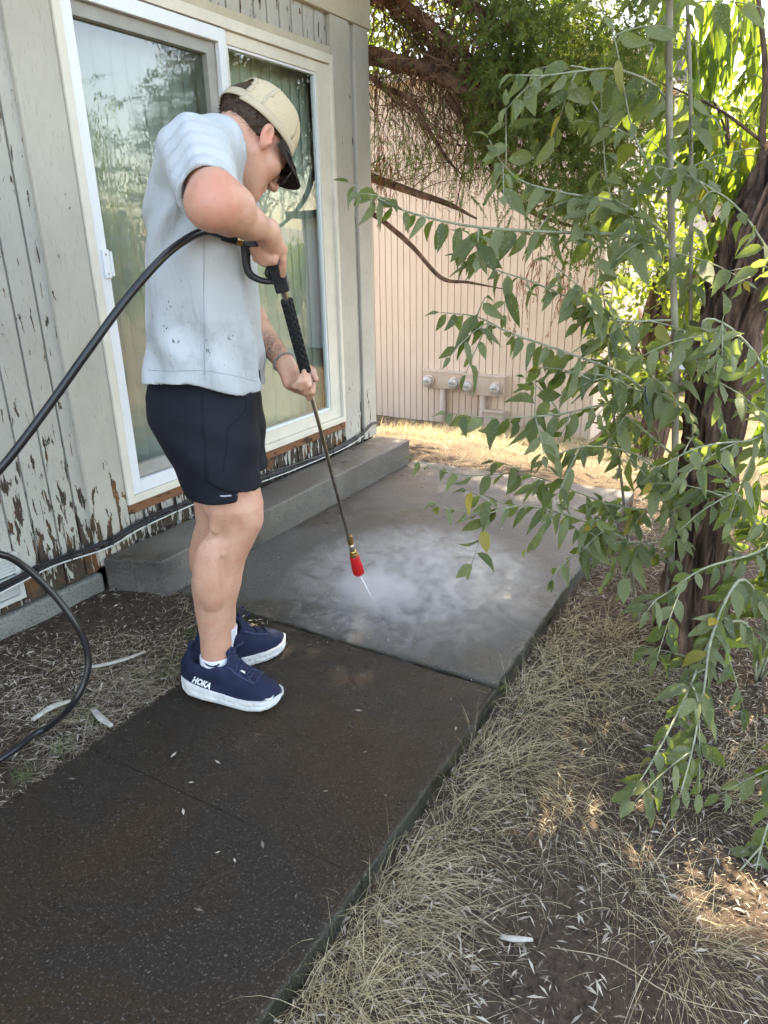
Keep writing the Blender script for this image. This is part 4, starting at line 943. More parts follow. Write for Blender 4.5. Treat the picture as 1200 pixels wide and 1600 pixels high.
# shoes and socks --------------------------------------------------------------
def make_shoe(heel, toe, lift_heel, ank, logo):
    """heel, toe: ground points (right, ahead); the shoe's own frame runs from heel to toe"""
    heel = np.array([heel[0], heel[1], 0.0]); toe = np.array([toe[0], toe[1], 0.0]); Lm = np.linalg.norm(toe-heel); fx = (toe-heel)/Lm; sy = np.array([-fx[1], fx[0], 0.0])
    pit = lift_heel
    def W(V):
        V = np.asarray(V, float); x = V[..., 0:1]; y = V[..., 1:2]; z = V[..., 2:3]
        zz = z+pit*np.clip(1-x/(Lm*0.62), 0, 1)
        return L2W(heel+x*fx+y*sy+zz*np.array([0, 0, 1.0]))
    sc = Lm/0.315
    xs = np.array([0, 0.012, 0.035, 0.08, 0.13, 0.18, 0.225, 0.265, 0.29, 0.306, 0.315])*sc
    hw = np.array([0.006, 0.032, 0.044, 0.0475, 0.047, 0.049, 0.054, 0.051, 0.042, 0.027, 0.005])*sc
    bot = np.array([0.024, 0.010, 0.002, 0.0, 0.0, 0.0, 0.001, 0.006, 0.014, 0.024, 0.036])*sc
    top = np.array([0.048, 0.051, 0.049, 0.043, 0.039, 0.037, 0.036, 0.038, 0.042, 0.046, 0.048])*sc
    # midsole: stacked outline, bulging sides, carved grooves
    xf_ = np.linspace(0, Lm, 70); H_ = np.interp(xf_, xs, hw); H_ = np.sqrt(np.maximum(H_, 0.0005)/H_.max())*0 + H_
    B_, T_ = np.interp(xf_, xs, bot), np.interp(xf_, xs, top)
    prof = [(0.0, 0.86), (0.06, 0.95), (0.3, 1.03), (0.55, 1.0), (0.8, 1.02), (0.97, 1.0), (1.0, 0.94)]
    V, F = [], []; nr = len(prof); nc = 2*len(xf_)
    for (t, s_) in prof:
        for side in (1, -1):
            R_ = range(len(xf_)) if side == 1 else range(len(xf_)-1, -1, -1)
            for i in R_:
                g = 1-0.035*(math.sin(xf_[i]*130/sc+t*9) > 0.86)*(0.15 < t < 0.9)
                V.append((xf_[i]+(0.004*sc*(t-0.5) if i in (0, len(xf_)-1) else 0), side*H_[i]*s_*g, B_[i]+(T_[i]-B_[i])*t))
    for r in range(nr-1):
        for c in range(nc): F.append((r*nc+(c+1) % nc, r*nc+c, (r+1)*nc+c, (r+1)*nc+(c+1) % nc))
    m_ = len(xf_)
    for r, flip in ((0, False), (nr-1, True)):
        for i in range(m_-1):
            q = (r*nc+i, r*nc+i+1, r*nc+nc-2-i, r*nc+nc-1-i); F.append(q[::-1] if flip else q)
    root = None
    U = Field((-0.02, -0.075, 0.0), (Lm+0.02, 0.075, 0.19*sc), 0.003)
    # upper: lofted along the foot
    ux = np.array([0.004, 0.02, 0.05, 0.09, 0.12, 0.15, 0.19, 0.23, 0.265, 0.29, 0.306, 0.312])*sc
    uw = np.array([0.018, 0.031, 0.040, 0.043, 0.043, 0.043, 0.046, 0.047, 0.043, 0.034, 0.018, 0.006])*sc
    ut = np.array([0.095, 0.112, 0.104, 0.096, 0.100, 0.112, 0.110, 0.094, 0.082, 0.071, 0.057, 0.050])*sc
    def up(X, Y, Z):
        hwd = np.interp(X, ux, uw); tp = np.interp(X, ux, ut); b0 = 0.030*sc
        q = (np.abs(Y/np.maximum(hwd, 1e-3))**2.3+np.abs(np.clip(Z-b0, -1, 1)/np.maximum(tp-b0, 1e-3))**2.3)**(1/2.3)
        return np.maximum((q-1)*np.minimum(hwd, 0.03), np.maximum(b0-Z, np.maximum(0.002-X, X-Lm+0.002)))
    U.put(up, (0, -0.06, 0.02), (Lm, 0.06, 0.14*sc), 0.004)
    ac = np.array([0.075*sc, 0.0, 0.0])
    U.cone((0.060*sc, 0, 0.085*sc), (0.130*sc, 0, 0.095*sc), 0.046*sc, 0.045*sc, 0.012)
    U.cone((0.040*sc, 0, 0.09*sc), (0.044*sc, 0, 0.150*sc), 0.027*sc, 0.013*sc, 0.014)          # heel tab
    U.cone((0.172*sc, 0, 0.100*sc), (0.160*sc, 0, 0.150*sc), 0.028*sc, 0.016*sc, 0.012)          # tongue
    U.cone((0.098*sc, 0, 0.122*sc), (0.098*sc, 0, 0.24*sc), 0.038*sc, 0.058*sc, 0.006, 's'); U.cone((0.076*sc, 0, 0.130*sc), (0.126*sc, 0, 0.132*sc), 0.036*sc, 0.037*sc, 0.008, 's')
    shoe = put('shoe', W(np.array(V)), F, M['sole'], man, False)
    shoe.name = 'shoe'
    Vu, Qu = U.mesh(); upper = put('upper', W(Vu), Qu, M['shoe'], shoe, True)
    # outsole lugs
    for i in range(6):
        x = (0.05+0.034*i)*sc; w = np.interp(x, xs, hw)*0.82; b0 = np.interp(x, xs, bot)
        m = MB(); m.box((x, -w, b0-0.0035), (x+0.024*sc, w, b0+0.004), 0.001); put('outsole_pad', W(np.array(m.v)), m.f, M['sole'], shoe)
    tu = on_mesh(upper)
    def drop(x, y):
        P = W(np.array([[x, y, 0.19]]))[0]; h_, n_, *_ = tu.ray_cast(Vector(P), Vector((0, 0, -1))); return None if h_ is None else np.array(h_)
    # laces: rows across the instep and a bow
    for i in range(6):
        x = (0.170+0.015*i)*sc; w = 0.024*sc
        P = [drop(x+0.006*sc*(k_ % 2)*(1 if i % 2 else -1), y) for k_, y in enumerate(np.linspace(-w, w, 9))]; P = [p_+np.array([0, 0, 0.002]) for p_ in P if p_ is not None]
        if len(P) > 3: MB().tube(spline(P, 14), 0.0027*sc, 6).make('lace', M['shoe_trim'], shoe, True)
    top_ = drop(0.172*sc, 0.0)
    if top_ is not None:
        for s_ in (-1, 1):
            a = np.linspace(0, 1, 14); P = [top_+L2W(np.array([fx*(0.012*math.sin(t*math.pi*2)*0.8+0.022*t*(1-t)*3)+sy*s_*0.030*math.sin(t*math.pi)]))[0]+np.array([0, 0, 0.006+0.012*math.sin(t*math.pi*1.3)-0.006*t]) for t in a]
            MB().tube(P, 0.0023, 6).make('lace_bow', M['shoe_trim'], shoe, True)
    # eyelet overlay either side
    for s_ in (-1, 1):
        P = [drop(x*sc, s_*0.026*sc) for x in (0.158, 0.175, 0.192, 0.210, 0.228, 0.245)]; P = [p_ for p_ in P if p_ is not None]
        if len(P) > 3: MB().tube(spline(P, 12), 0.0045*sc, 6).make('eyelet_strip', M['shoe_trim'], shoe, True)
    # sock
    sk = Field((-0.06, -0.14, 0.04), (0.26, 0.14, 0.32), 0.003)
    inv = lambda P: np.array([(P-heel) @ fx, (P-heel) @ sy, P[2]])
    a0 = inv(np.array(ank[0])); a1 = inv(np.array(ank[1]))
    sk.cone((0.098*sc, 0, 0.070*sc), a0, 0.026*sc, ank[2], 0.015); sk.cone(a0, a1, ank[2], ank[3], 0.01)
    dz_ = a1[2]
    sk.put(lambda X, Y, Z: -(Z-(dz_-0.012-0.10*np.clip(0.5*(0.03-np.abs(X-a1[0])), 0, 1)))+0*Y, (-0.04, -0.12, dz_-0.03), (0.24, 0.12, 0.3), 0.001, 's')
    sock = None
    Vs, Qs = sk.mesh(); sock = put('sock', W(Vs-np.array([0, 0, 0])) if pit == 0 else L2W(heel+Vs[:, 0:1]*fx+Vs[:, 1:2]*sy+Vs[:, 2:3]*np.array([0, 0, 1.0])), Qs, M['sock'], man, True)
    return shoe, upper, sock, tu
hN, tN = loc(289, 1072, 1.975), loc(443, 1100, 1.86)
a1 = loc(338, 1016, NB); a0 = loc(337.5, 1044, NB)
near_shoe, near_up, near_sock, near_tu = make_shoe(near_h, near_t, 0.018, (a0, a1, 0.050, 0.0535), True)
a1 = loc(347.5, 974, FB); a0 = loc(348.5, 1000, FB)
make_shoe(far_h, far_t, 0.0, (a0, a1, 0.047, 0.0515), False)
# lettering and marks
def text_on(txt, p0, p1, height, tree_, mat, parent, name, shear=0.15, bold=0.06):
    """text laid on a surface as seen by projecting from the camera side: p0 -> p1 baseline in pixels"""
    cu = bpy.data.curves.new('lettering', 'FONT'); cu.body = txt; cu.size = 1.0; cu.shear = shear; cu.offset = bold; cu.resolution_u = 3
    to = bpy.data.objects.new('lettering', cu); COL.objects.link(to); bpy.context.view_layer.update()
    me = to.to_mesh(); bm = bmesh.new(); bm.from_mesh(me); bmesh.ops.triangulate(bm, faces=list(bm.faces)); 
    V = np.array([v.co[:] for v in bm.verts]); bm.verts.index_update(); F = [[v.index for v in f.verts] for f in bm.faces]; bm.free(); to.to_mesh_clear()
    bpy.data.objects.remove(to); bpy.data.curves.remove(cu)
    x0, x1_ = V[:, 0].min(), V[:, 0].max(); y0, y1_ = V[:, 1].min(), V[:, 1].max()
    p0 = np.array(p0, float); p1 = np.array(p1, float); e = p1-p0; nrm = np.array([e[1], -e[0]])/np.linalg.norm(e)
    out = []
    for v in V:
        q = p0+e*(v[0]-x0)/(x1_-x0)+nrm*height*(v[1]-y0)/(y1_-y0); h_ = cast(q[0], q[1], tree_, 0.0012)
        if h_ is None: print('TEXT MISS', q); return
        out.append(h_)
    put(name, np.array(out), F, mat, parent)
text_on('HOKA', (299, 1066), (327.5, 1077.5), 10.5, near_tu, M['print_white'], near_shoe, 'lettering')
def mark(poly, tree_, mat, parent, name):
    Q = [cast(x, y, tree_, 0.0012) for x, y in poly]
    if all(q is not None for q in Q):
        n = len(Q)//2; F = [(i, i+1, 2*n-2-i, 2*n-1-i) for i in range(n-1)]; put(name, np.array(Q), F, mat, parent)
mark([(413.5, 1092.5), (419, 1094), (424, 1093), (428, 1085.5), (423.5, 1090.2), (419.5, 1091.8), (416, 1091.8), (413.6, 1092.2)], near_tu, M['print_white'], near_shoe, 'bird_mark')
mark([(375, 1048), (378, 1049.5), (382.5, 1052.5), (383.5, 1050), (379, 1047.5), (375.5, 1046.5)], near_tu, M['print_white'], near_shoe, 'tongue_mark')
st = on_mesh(near_sock)
mark([(319, 1035), (322, 1039.5), (327, 1042.3), (333, 1043), (339, 1042), (343.5, 1039.2), (342, 1036.6), (338.5, 1039.2), (333, 1040.6), (327.5, 1039.8), (323, 1037.3), (319.3, 1034.6)], st, M['print_black'], near_sock, 'swoosh_mark')
# ------------------------------------------------------------------ pressure washer lance, hose, water
M['rubber'] = plain('black_hose_rubber', (0.014, 0.014, 0.016), 0.28, 0.5, 0, 0.3, 12, 0.1, 90)
M['plastic'] = plain('black_gun_plastic', (0.020, 0.021, 0.024), 0.42, 0.4, 0, 0.1, 20, 0.15, 500)
M['sleeve'] = plain('black_grip_rubber', (0.016, 0.016, 0.017), 0.65, 0.3, 0, 0.2, 60)
M['steel'] = plain('brushed_steel', (0.42, 0.38, 0.32), 0.32, 0.5, 1.0, 0.25, 30)
M['brass'] = plain('worn_brass', (0.48, 0.30, 0.10), 0.35, 0.5, 1.0, 0.35, 60)
M['red'] = plain('red_nozzle_plastic', (0.55, 0.012, 0.016), 0.4, 0.45, 0, 0.1, 40)
gun = empty('spray_lance', at_d(440, 450, 1.99), 'pressure washer gun and long steel lance with red nozzle held by the man', 'pressure washer')
G = Field(loc(360, 470, 1.90)-np.array([0.05, 0.06, 0.12]), loc(470, 350, 2.06)+np.array([0.06, 0.06, 0.10]), 0.003)
ga = [loc(384, 377, 1.962), loc(396, 383, 1.962), loc(412, 396, 1.962), loc(426, 412, 1.966), loc(437, 432, 1.975)]
G.chain(ga, [0.017, 0.0185, 0.0195, 0.0185, 0.018], 0.008)
f0, f1 = loc(434, 425, 1.972), loc(441.5, 450, 1.985)
d_ = (f1-f0)/np.linalg.norm(f1-f0); u_ = np.array([0.0, 1.0, 0.0]); u_ = u_-d_*(u_ @ d_); u_ /= np.linalg.norm(u_); w_ = np.cross(d_, u_)
def bx(X, Y, Z):
    x, y, z = X-(f0+f1)[0]/2, Y-(f0+f1)[1]/2, Z-(f0+f1)[2]/2
    a, b, c = [np.abs(x*e[0]+y*e[1]+z*e[2]) for e in (d_, u_, w_)]
    a, b, c = a-(np.linalg.norm(f1-f0)/2+0.004), b-0.013, c-0.015
    return np.sqrt(np.maximum(a, 0)**2+np.maximum(b, 0)**2+np.maximum(c, 0)**2)+np.minimum(np.maximum(a, np.maximum(b, c)), 0)-0.004
G.put(bx, np.minimum(f0, f1)-0.04, np.maximum(f0, f1)+0.04, 0.006)
gl_ = [loc(384, 378, 1.962), loc(384, 395, 1.962), loc(385.5, 415, 1.964), loc(390, 428, 1.966), loc(402, 436, 1.97), loc(417, 440, 1.975), loc(432, 439, 1.98)]
G.chain(list(spline(gl_, 20)), list(np.interp(np.arange(20), [0, 8, 19], [0.0115, 0.0085, 0.0052])), 0.006)
G.make('gun_body', M['plastic'], gun); del G
tg = spline([loc(420, 418, 1.966), loc(418, 428, 1.968), loc(424, 436, 1.972)], 8)
MB().tube(L2W(tg), [0.006, 0.0075, 0.008, 0.008, 0.008, 0.007, 0.006, 0.005], 8).make('trigger', M['plastic'], gun, True)
def seg(name, a, b, st, mat, n=18, smooth=True, parent=gun):
    a = np.asarray(a); b = np.asarray(b); L = np.linalg.norm(b-a); P = [a+(b-a)*t for t, r in st]; return MB().tube(P, [r for t, r in st], n).make(name, mat, parent, smooth)
A0, A1 = at_d(442, 452, 1.986), at_d(447.5, 469, 2.0)
seg('gun_fitting', A0, A1, [(0, 0.0085), (0.02, 0.0115), (0.3, 0.0115), (0.33, 0.009), (0.45, 0.009), (0.47, 0.0105), (0.6, 0.0105), (0.62, 0.0065), (1.0, 0.0065)], M['steel'], 12, False)
S0, S1, N1 = at_d(447.5, 468, 2.0), at_d(477.5, 582, 2.10), at_d(544.5, 834, 2.475)
NT1, NB0, NB1 = at_d(548, 846, 2.49), at_d(552, 863, 2.515), at_d(561, 896, 2.55)
seg('lance_tube', A1, at_d(549, 856, 2.503), [(0, 0.0062), (1, 0.0062)], M['steel'], 14)
# ribbed grip sleeve: rings of chunky blocks
core = seg('grip_sleeve', S0, S1, [(0, 0.011), (0.01, 0.0135), (0.99, 0.0135), (1, 0.011)], M['sleeve'], 16)
ax = (S1-S0); Ls = np.linalg.norm(ax); ax /= Ls; e1 = np.cross(ax, [0, 1.0, 0]); e1 /= np.linalg.norm(e1); e2 = np.cross(ax, e1)
knob = None; nrow = 21
for r in range(nrow):
    m = MB()
    for q in range(6):
        t0 = 2*math.pi*(q+0.5*(r % 2))/6; pts = []
        for (dl, rr, dt) in ((-0.45, 0.0130, 0.36), (-0.3, 0.0172, 0.30), (0.3, 0.0172, 0.30), (0.45, 0.0130, 0.36)):
            for sgn in (-1, 0, 1): pts.append(S0+ax*(Ls*(r+0.5)/nrow+dl*Ls/nrow)+(e1*math.cos(t0+sgn*dt)+e2*math.sin(t0+sgn*dt))*rr)
        m.add(pts, [(i*3+j, i*3+j+1, (i+1)*3+j+1, (i+1)*3+j) for i in range(3) for j in range(2)]+[(0, 3, 6, 9), (2, 11, 8, 5)])
    m.make('grip_rib', M['sleeve'], core)
seg('brass_coupling', at_d(545.5, 838, 2.48), at_d(548.5, 850, 2.495), [(0, 0.0085), (0.03, 0.0115), (0.45, 0.0125), (0.48, 0.0095), (0.55, 0.0095), (0.58, 0.0118), (0.95, 0.0118), (1, 0.009)], M['brass'], 10, False)
seg('nozzle_stem', at_d(548.5, 850, 2.495), at_d(552, 864, 2.515), [(0, 0.0095), (1, 0.0095)], M['steel'], 14)
seg('brass_collar', at_d(551, 860, 2.51), at_d(553.5, 869, 2.522), [(0, 0.010), (0.1, 0.013), (0.45, 0.013), (0.5, 0.0165), (1, 0.017)], M['brass'], 16, False)
nz = seg('nozzle', at_d(553, 867.5, 2.52), NB1, [(0, 0.0165), (0.05, 0.0195), (0.8, 0.0200), (0.95, 0.0195), (1.0, 0.0165)], M['red'], 28)
na = NB1-at_d(553, 867.5, 2.52); Ln = np.linalg.norm(na); na /= Ln; e1 = np.cross(na, [0, 1.0, 0]); e1 /= np.linalg.norm(e1); e2 = np.cross(na, e1)
for q in range(14):
    t0 = 2*math.pi*q/14; d = e1*math.cos(t0)+e2*math.sin(t0); b0 = at_d(553, 867.5, 2.52)
    MB().tube([b0+na*Ln*0.42+d*0.0182, b0+na*Ln*0.55+d*0.0200, b0+na*Ln*0.97+d*0.0200], [0.0012, 0.0026, 0.0026], 5).make('nozzle_rib', M['red'], nz)
# hose
hose = empty('hose', at_d(140, 1100, 1.75), 'thick black rubber hose looping from the gun down to the ground', 'hose')
hp1 = [loc(374, 375, 1.957), loc(356, 370, 1.945), loc(338, 364, 1.92), loc(322, 361, 1.90), loc(296, 371, 1.86), loc(255, 402, 1.80), loc(200, 464, 1.74), loc(140, 545, 1.68), loc(70, 643, 1.62), loc(0, 733, 1.56), loc(-70, 800, 1.52), loc(-130, 850, 1.52),
       loc(-120, 885, 1.60), loc(-60, 868, 1.68), loc(0, 866, 1.74), loc(40, 887, 1.78), loc(85, 930, 1.80), loc(120, 978, 1.80), loc(137, 1020, 1.80), loc(134, 1060, 1.78), loc(110, 1105, 1.76)]
e0 = at_z(70, 1140, -0.01); e1_ = at_z(20, 1175, -0.015); e2_ = at_z(-60, 1230, -0.02)
HP = spline([L2W(v) for v in hp1]+[e0, e1_, e2_], 170); HP[:, 2] = np.maximum(HP[:, 2], -0.012)
MB().tube(HP, 0.0098, 14).make('hose_tube', M['rubber'], hose, True)
ra = HP[:11]; m = MB(); rr = [0.0118 if i % 2 else 0.0142 for i in range(23)]; m.tube(spline(ra, 23), rr, 12); m.make('strain_relief', M['plastic'], hose, False)
seg('hose_coupling', at_d(369, 374.5, 1.953), at_d(384, 378.5, 1.962), [(0, 0.011), (0.05, 0.0145), (0.3, 0.0145), (0.34, 0.0118), (0.42, 0.0118), (0.46, 0.0148), (0.85, 0.0148), (1, 0.011)], M['brass'], 8, False, hose)
# jet of water and drifting spray
hit = at_z(584, 940, 0.008); tip = NB1
def wjet():
    m = NM('white_water_jet', 0.25, 0.5); m.col((0.95, 0.97, 1.0)); m.b.inputs['Transmission Weight'].default_value = 0.1; m.b.inputs['IOR'].default_value = 1.33; return m.m
M['jet'] = wjet()
jt = MB().tube([tip+(hit-tip)*t for t in np.linspace(0, 1, 8)], np.linspace(0.0018, 0.0042, 8), 8).make('water_jet', M['jet'], None, True)
tag(jt, 'thin white water jet from the red nozzle to the wet concrete', 'water jet')
def mist_mat():
    m = bpy.data.materials.new('spray_mist'); m.use_nodes = True; t = m.node_tree; t.nodes.clear(); N = NM.__new__(NM); N.m = m; N.t = t
    out = t.nodes.new('ShaderNodeOutputMaterial'); v = t.nodes.new('ShaderNodeVolumePrincipled'); t.links.new(v.outputs[0], out.inputs['Volume'])
    v.inputs['Color'].default_value = (0.96, 0.97, 1.0, 1); v.inputs['Anisotropy'].default_value = 0.2
    p = N.pos()
    def dist(c, sx, sy, sz):
        mp = N.n('Mapping'); mp.inputs['Location'].default_value = (-c[0]*sx, -c[1]*sy, -c[2]*sz); mp.inputs['Scale'].default_value = (sx, sy, sz); N.l(p, mp.inputs[0])
        ln = N.n('VectorMath'); ln.operation = 'LENGTH'; N.l(mp.outputs[0], ln.inputs[0]); return ln.outputs['Value']
    core_ = N.math('POWER', N.math('SUBTRACT', 1.0, dist((hit[0]-0.01, hit[1]+0.05, 0.0), 1/0.25, 1/0.21, 1/0.12), clamp=True), 2.6)
    wide = N.math('POWER', N.math('SUBTRACT', 1.0, dist((hit[0]+0.10, hit[1]+0.18, 0.0), 1/0.62, 1/0.66, 1/0.20), clamp=True), 1.1)
    wisp = N.noise(N.pos((1.0, 1.0, 2.2), (0, 0, 0.5)), 8.0, 6, 0.68, 1.8)
    ws = N.ramp(wisp, [(0.42, 0.0), (0.70, 1.0)])
    dn = N.math('ADD', N.math('MULTIPLY', N.math('MULTIPLY', core_, N.math('ADD', ws, 0.35)), 420.0), N.math('MULTIPLY', N.math('MULTIPLY', wide, ws), 21.0))
    N.l(dn, v.inputs['Density']); return m
mv = MB().box((-2.12, hit[1]-0.34, 0.012), (-0.66, hit[1]+1.15, 0.24))
mo = mv.make('spray_mist', mist_mat(), None)
rd = np.random.default_rng(3); nd = 420; an = rd.uniform(0, 6.283, nd); rr_ = rd.exponential(0.13, nd)+0.015
DC = np.stack([hit[0]+np.cos(an)*rr_, hit[1]+np.sin(an)*rr_+0.04, 0.010+np.abs(rd.normal(0, 0.035, nd))*np.exp(-rr_*2.5)], -1); DS = rd.uniform(0.0010, 0.0024, nd)[:, None]
OC = np.array([(1, 0, 0), (-1, 0, 0), (0, 1, 0), (0, -1, 0), (0, 0, 1), (0, 0, -1)], float)
DV = (DC[:, None, :]+OC[None]*DS[:, None]).reshape(-1, 3); OF = np.array([(0, 2, 4), (2, 1, 4), (1, 3, 4), (3, 0, 4), (2, 0, 5), (1, 2, 5), (3, 1, 5), (0, 3, 5)]); DF = (OF[None]+np.arange(nd)[:, None, None]*6).reshape(-1, 3)
tag(put('water_droplets', DV, DF, M['jet'], None, True), 'fine water droplets flying round the jet on the patio', 'droplets', None, 'stuff')
tag(mo, 'pale drifting water mist over the wet patio slab', 'mist', None, 'stuff')
# ------------------------------------------------------------------ plant materials
def leafmat(name, c1, c2, back, trans=0.45, spots=True, rough=0.55, yellow=0.04, src='obj'):
    m = NM(name, rough, 0.3); t = m.t; t.nodes.remove(m.b)
    g = m.n('NewGeometry'); oi = m.n('ObjectInfo')
    rnd = oi.outputs['Random'] if src == 'obj' else g.outputs['Random Per Island']
    p = m.pos(src='Object') if src == 'obj' else m.pos()
    c = m.mix(rnd, c1, c2)
    c = m.mix(m.ramp(m.math('FRACT', m.math('MULTIPLY', rnd, 7.31)), [(1-yellow-0.005, 0.0), (1-yellow+0.005, 1.0)]), c, (0.42, 0.30, 0.045))
    if spots:
        v = m.vor(m.pos((1, 1, 1)), 150).outputs['Distance']; s = m.math('MULTIPLY', m.ramp(v, [(0.20, 1.0), (0.28, 0.0)]), m.ramp(m.noise(m.pos(), 20, 2), [(0.42, 0.0), (0.54, 1.0)]))
        c = m.mix(m.math('MULTIPLY', s, 0.8), c, (0.42, 0.43, 0.33))
    cb = m.mix(0.75, c, back); cc_ = m.mix(g.outputs['Backfacing'], c, cb)
    df = m.n('BsdfPrincipled'); df.inputs['Roughness'].default_value = rough; df.inputs['Specular IOR Level'].default_value = 0.3; m.l(cc_, df.inputs['Base Color'])
    tl = m.n('BsdfTranslucent'); m.l(m.mix(0.65, c, (0.30, 0.42, 0.03)), tl.inputs[0])
    mx = m.n('MixShader'); mx.inputs[0].default_value = trans; m.l(df.outputs[0], mx.inputs[1]); m.l(tl.outputs[0], mx.inputs[2]); m.l(mx.outputs[0], m.out.inputs[0])
    return m.m
def barkmat(name, dark, light, sc=(14, 14, 2.2), str_=0.9):
    m = NM(name, 0.9, 0.15); f = m.noise(m.pos(sc), 1.6, 6, 0.65, 0.4); g = m.noise(m.pos(), 60, 3)
    m.col(m.mix(m.ramp(f, [(0.35, 0.0), (0.65, 1.0)]), dark, light)); m.bump(m.math('ADD', f, m.math('MULTIPLY', g, 0.3)), str_, 0.02); return m.m
def strawmat(name, c1, c2, trans=0.25, green=0.0):
    m = NM(name, 0.7, 0.2); t = m.t; t.nodes.remove(m.b); g = m.n('NewGeometry'); rnd = g.outputs['Random Per Island']
    c = m.mix(rnd, c1, c2)
    if green: c = m.mix(m.ramp(m.math('FRACT', m.math('MULTIPLY', rnd, 5.7)), [(1-green, 0.0), (1-green+0.02, 1.0)]), c, (0.11, 0.13, 0.045))
    df = m.n('BsdfDiffuse'); m.l(c, df.inputs[0]); tl = m.n('BsdfTranslucent'); m.l(c, tl.inputs[0])
    mx = m.n('MixShader'); mx.inputs[0].default_value = trans; m.l(df.outputs[0], mx.inputs[1]); m.l(tl.outputs[0], mx.inputs[2]); m.l(mx.outputs[0], m.out.inputs[0]); return m.m
M['leaf'] = leafmat('silver_green_leaf', (0.066, 0.086, 0.036), (0.235, 0.25, 0.13), (0.29, 0.30, 0.19), 0.45, yellow=0.012)
M['leaf_i'] = leafmat('silver_green_leaf_mass', (0.066, 0.086, 0.036), (0.235, 0.25, 0.13), (0.29, 0.30, 0.19), 0.45, yellow=0.012, src='isl')
M['leaf_y'] = leafmat('bright_willow_leaf', (0.085, 0.135, 0.035), (0.16, 0.22, 0.05), (0.20, 0.24, 0.10), 0.62, False, 0.5, 0.03)
M['leaf_yi'] = leafmat('bright_willow_leaf_mass', (0.075, 0.12, 0.035), (0.15, 0.20, 0.05), (0.20, 0.24, 0.10), 0.5, False, 0.5, 0.05, 'isl')
M['tree_leaf'] = leafmat('background_tree_leaf', (0.055, 0.09, 0.025), (0.14, 0.17, 0.05), (0.12, 0.15, 0.06), 0.4, False, 0.6, 0.04, 'isl')
M['conifer'] = leafmat('conifer_needle', (0.055, 0.085, 0.022), (0.16, 0.185, 0.055), (0.10, 0.13, 0.04), 0.35, False, 0.6, 0.03, 'isl')
M['dead'] = strawmat('dead_conifer_twig', (0.09, 0.052, 0.036), (0.30, 0.18, 0.115), 0.15)
M['bark'] = barkmat('dark_furrowed_bark', (0.028, 0.018, 0.014), (0.20, 0.125, 0.088))
M['bark_red'] = barkmat('red_brown_conifer_bark', (0.06, 0.033, 0.023), (0.30, 0.165, 0.11), (9, 9, 9), 0.8)
M['stem'] = barkmat('pale_shrub_stem', (0.17, 0.145, 0.105), (0.34, 0.31, 0.24), (20, 20, 5), 0.3)
M['twig'] = barkmat('pale_green_twig', (0.19, 0.20, 0.125), (0.34, 0.34, 0.24), (30, 30, 30), 0.15)
M['straw'] = strawmat('dry_straw_grass', (0.40, 0.32, 0.18), (0.68, 0.59, 0.40), 0.3, 0.02)
M['thatch'] = strawmat('grey_thatch', (0.18, 0.135, 0.09), (0.58, 0.49, 0.35), 0.15)
M['litter'] = strawmat('pale_leaf_litter', (0.13, 0.10, 0.075), (0.50, 0.45, 0.37), 0.1)
M['weed'] = strawmat('small_green_weed', (0.10, 0.14, 0.055), (0.20, 0.23, 0.11), 0.3)

# ------------------------------------------------------------------ plant geometry
def norm(v): return v/(np.linalg.norm(v, axis=-1, keepdims=True)+1e-12)
def leaf_mesh(wide, fold, curl, asym, seed, tipp=1.0):
    r = np.random.default_rng(seed); ts = np.array([0, 0.06, 0.18, 0.38, 0.60, 0.80, 0.93, 1.0]); V = []; F = []
    for t in ts:
        s = max(0.0, (t-0.05)/0.95); w = wide*0.5*(math.sin(math.pi*s**0.78))**0.9*(1-0.25*s**3) if t > 0.06 else 0.006
        x = asym*math.sin(t*3); z = -curl*t*t
        wob = 0.02*r.normal()
        V += [(x-w, t, z+fold*w+wob), (x, t, z), (x+w, t, z+fold*w-wob)]
    for i in range(len(ts)-1):
        a = 3*i; F += [(a, a+1, a+4, a+3), (a+1, a+2, a+5, a+4)]
    return np.array(V), np.array(F)
LV = [leaf_mesh(0.40, 0.35, 0.10, 0.03, 1), leaf_mesh(0.36, 0.6, 0.30, -0.05, 2), leaf_mesh(0.46, 0.25, -0.06, 0.04, 3), leaf_mesh(0.31, 0.8, 0.45, 0.07, 4), leaf_mesh(0.38, 0.45, 0.22, -0.07, 5), leaf_mesh(0.28, 0.4, 0.60, 0.06, 6), leaf_mesh(0.34, 0.9, 0.12, -0.09, 7), leaf_mesh(0.42, 0.5, 0.5, 0.10, 8)]
LW = [leaf_mesh(0.22, 0.3, 0.20, 0.06, 11), leaf_mesh(0.26, 0.4, 0.4, -0.06, 12), leaf_mesh(0.18, 0.2, 0.1, 0.03, 13)]
def leaf_frames(D, N):
    Y = norm(D); X = norm(np.cross(Y, N)); Z = np.cross(X, Y); return np.stack([X, Y, Z], -1)     # columns
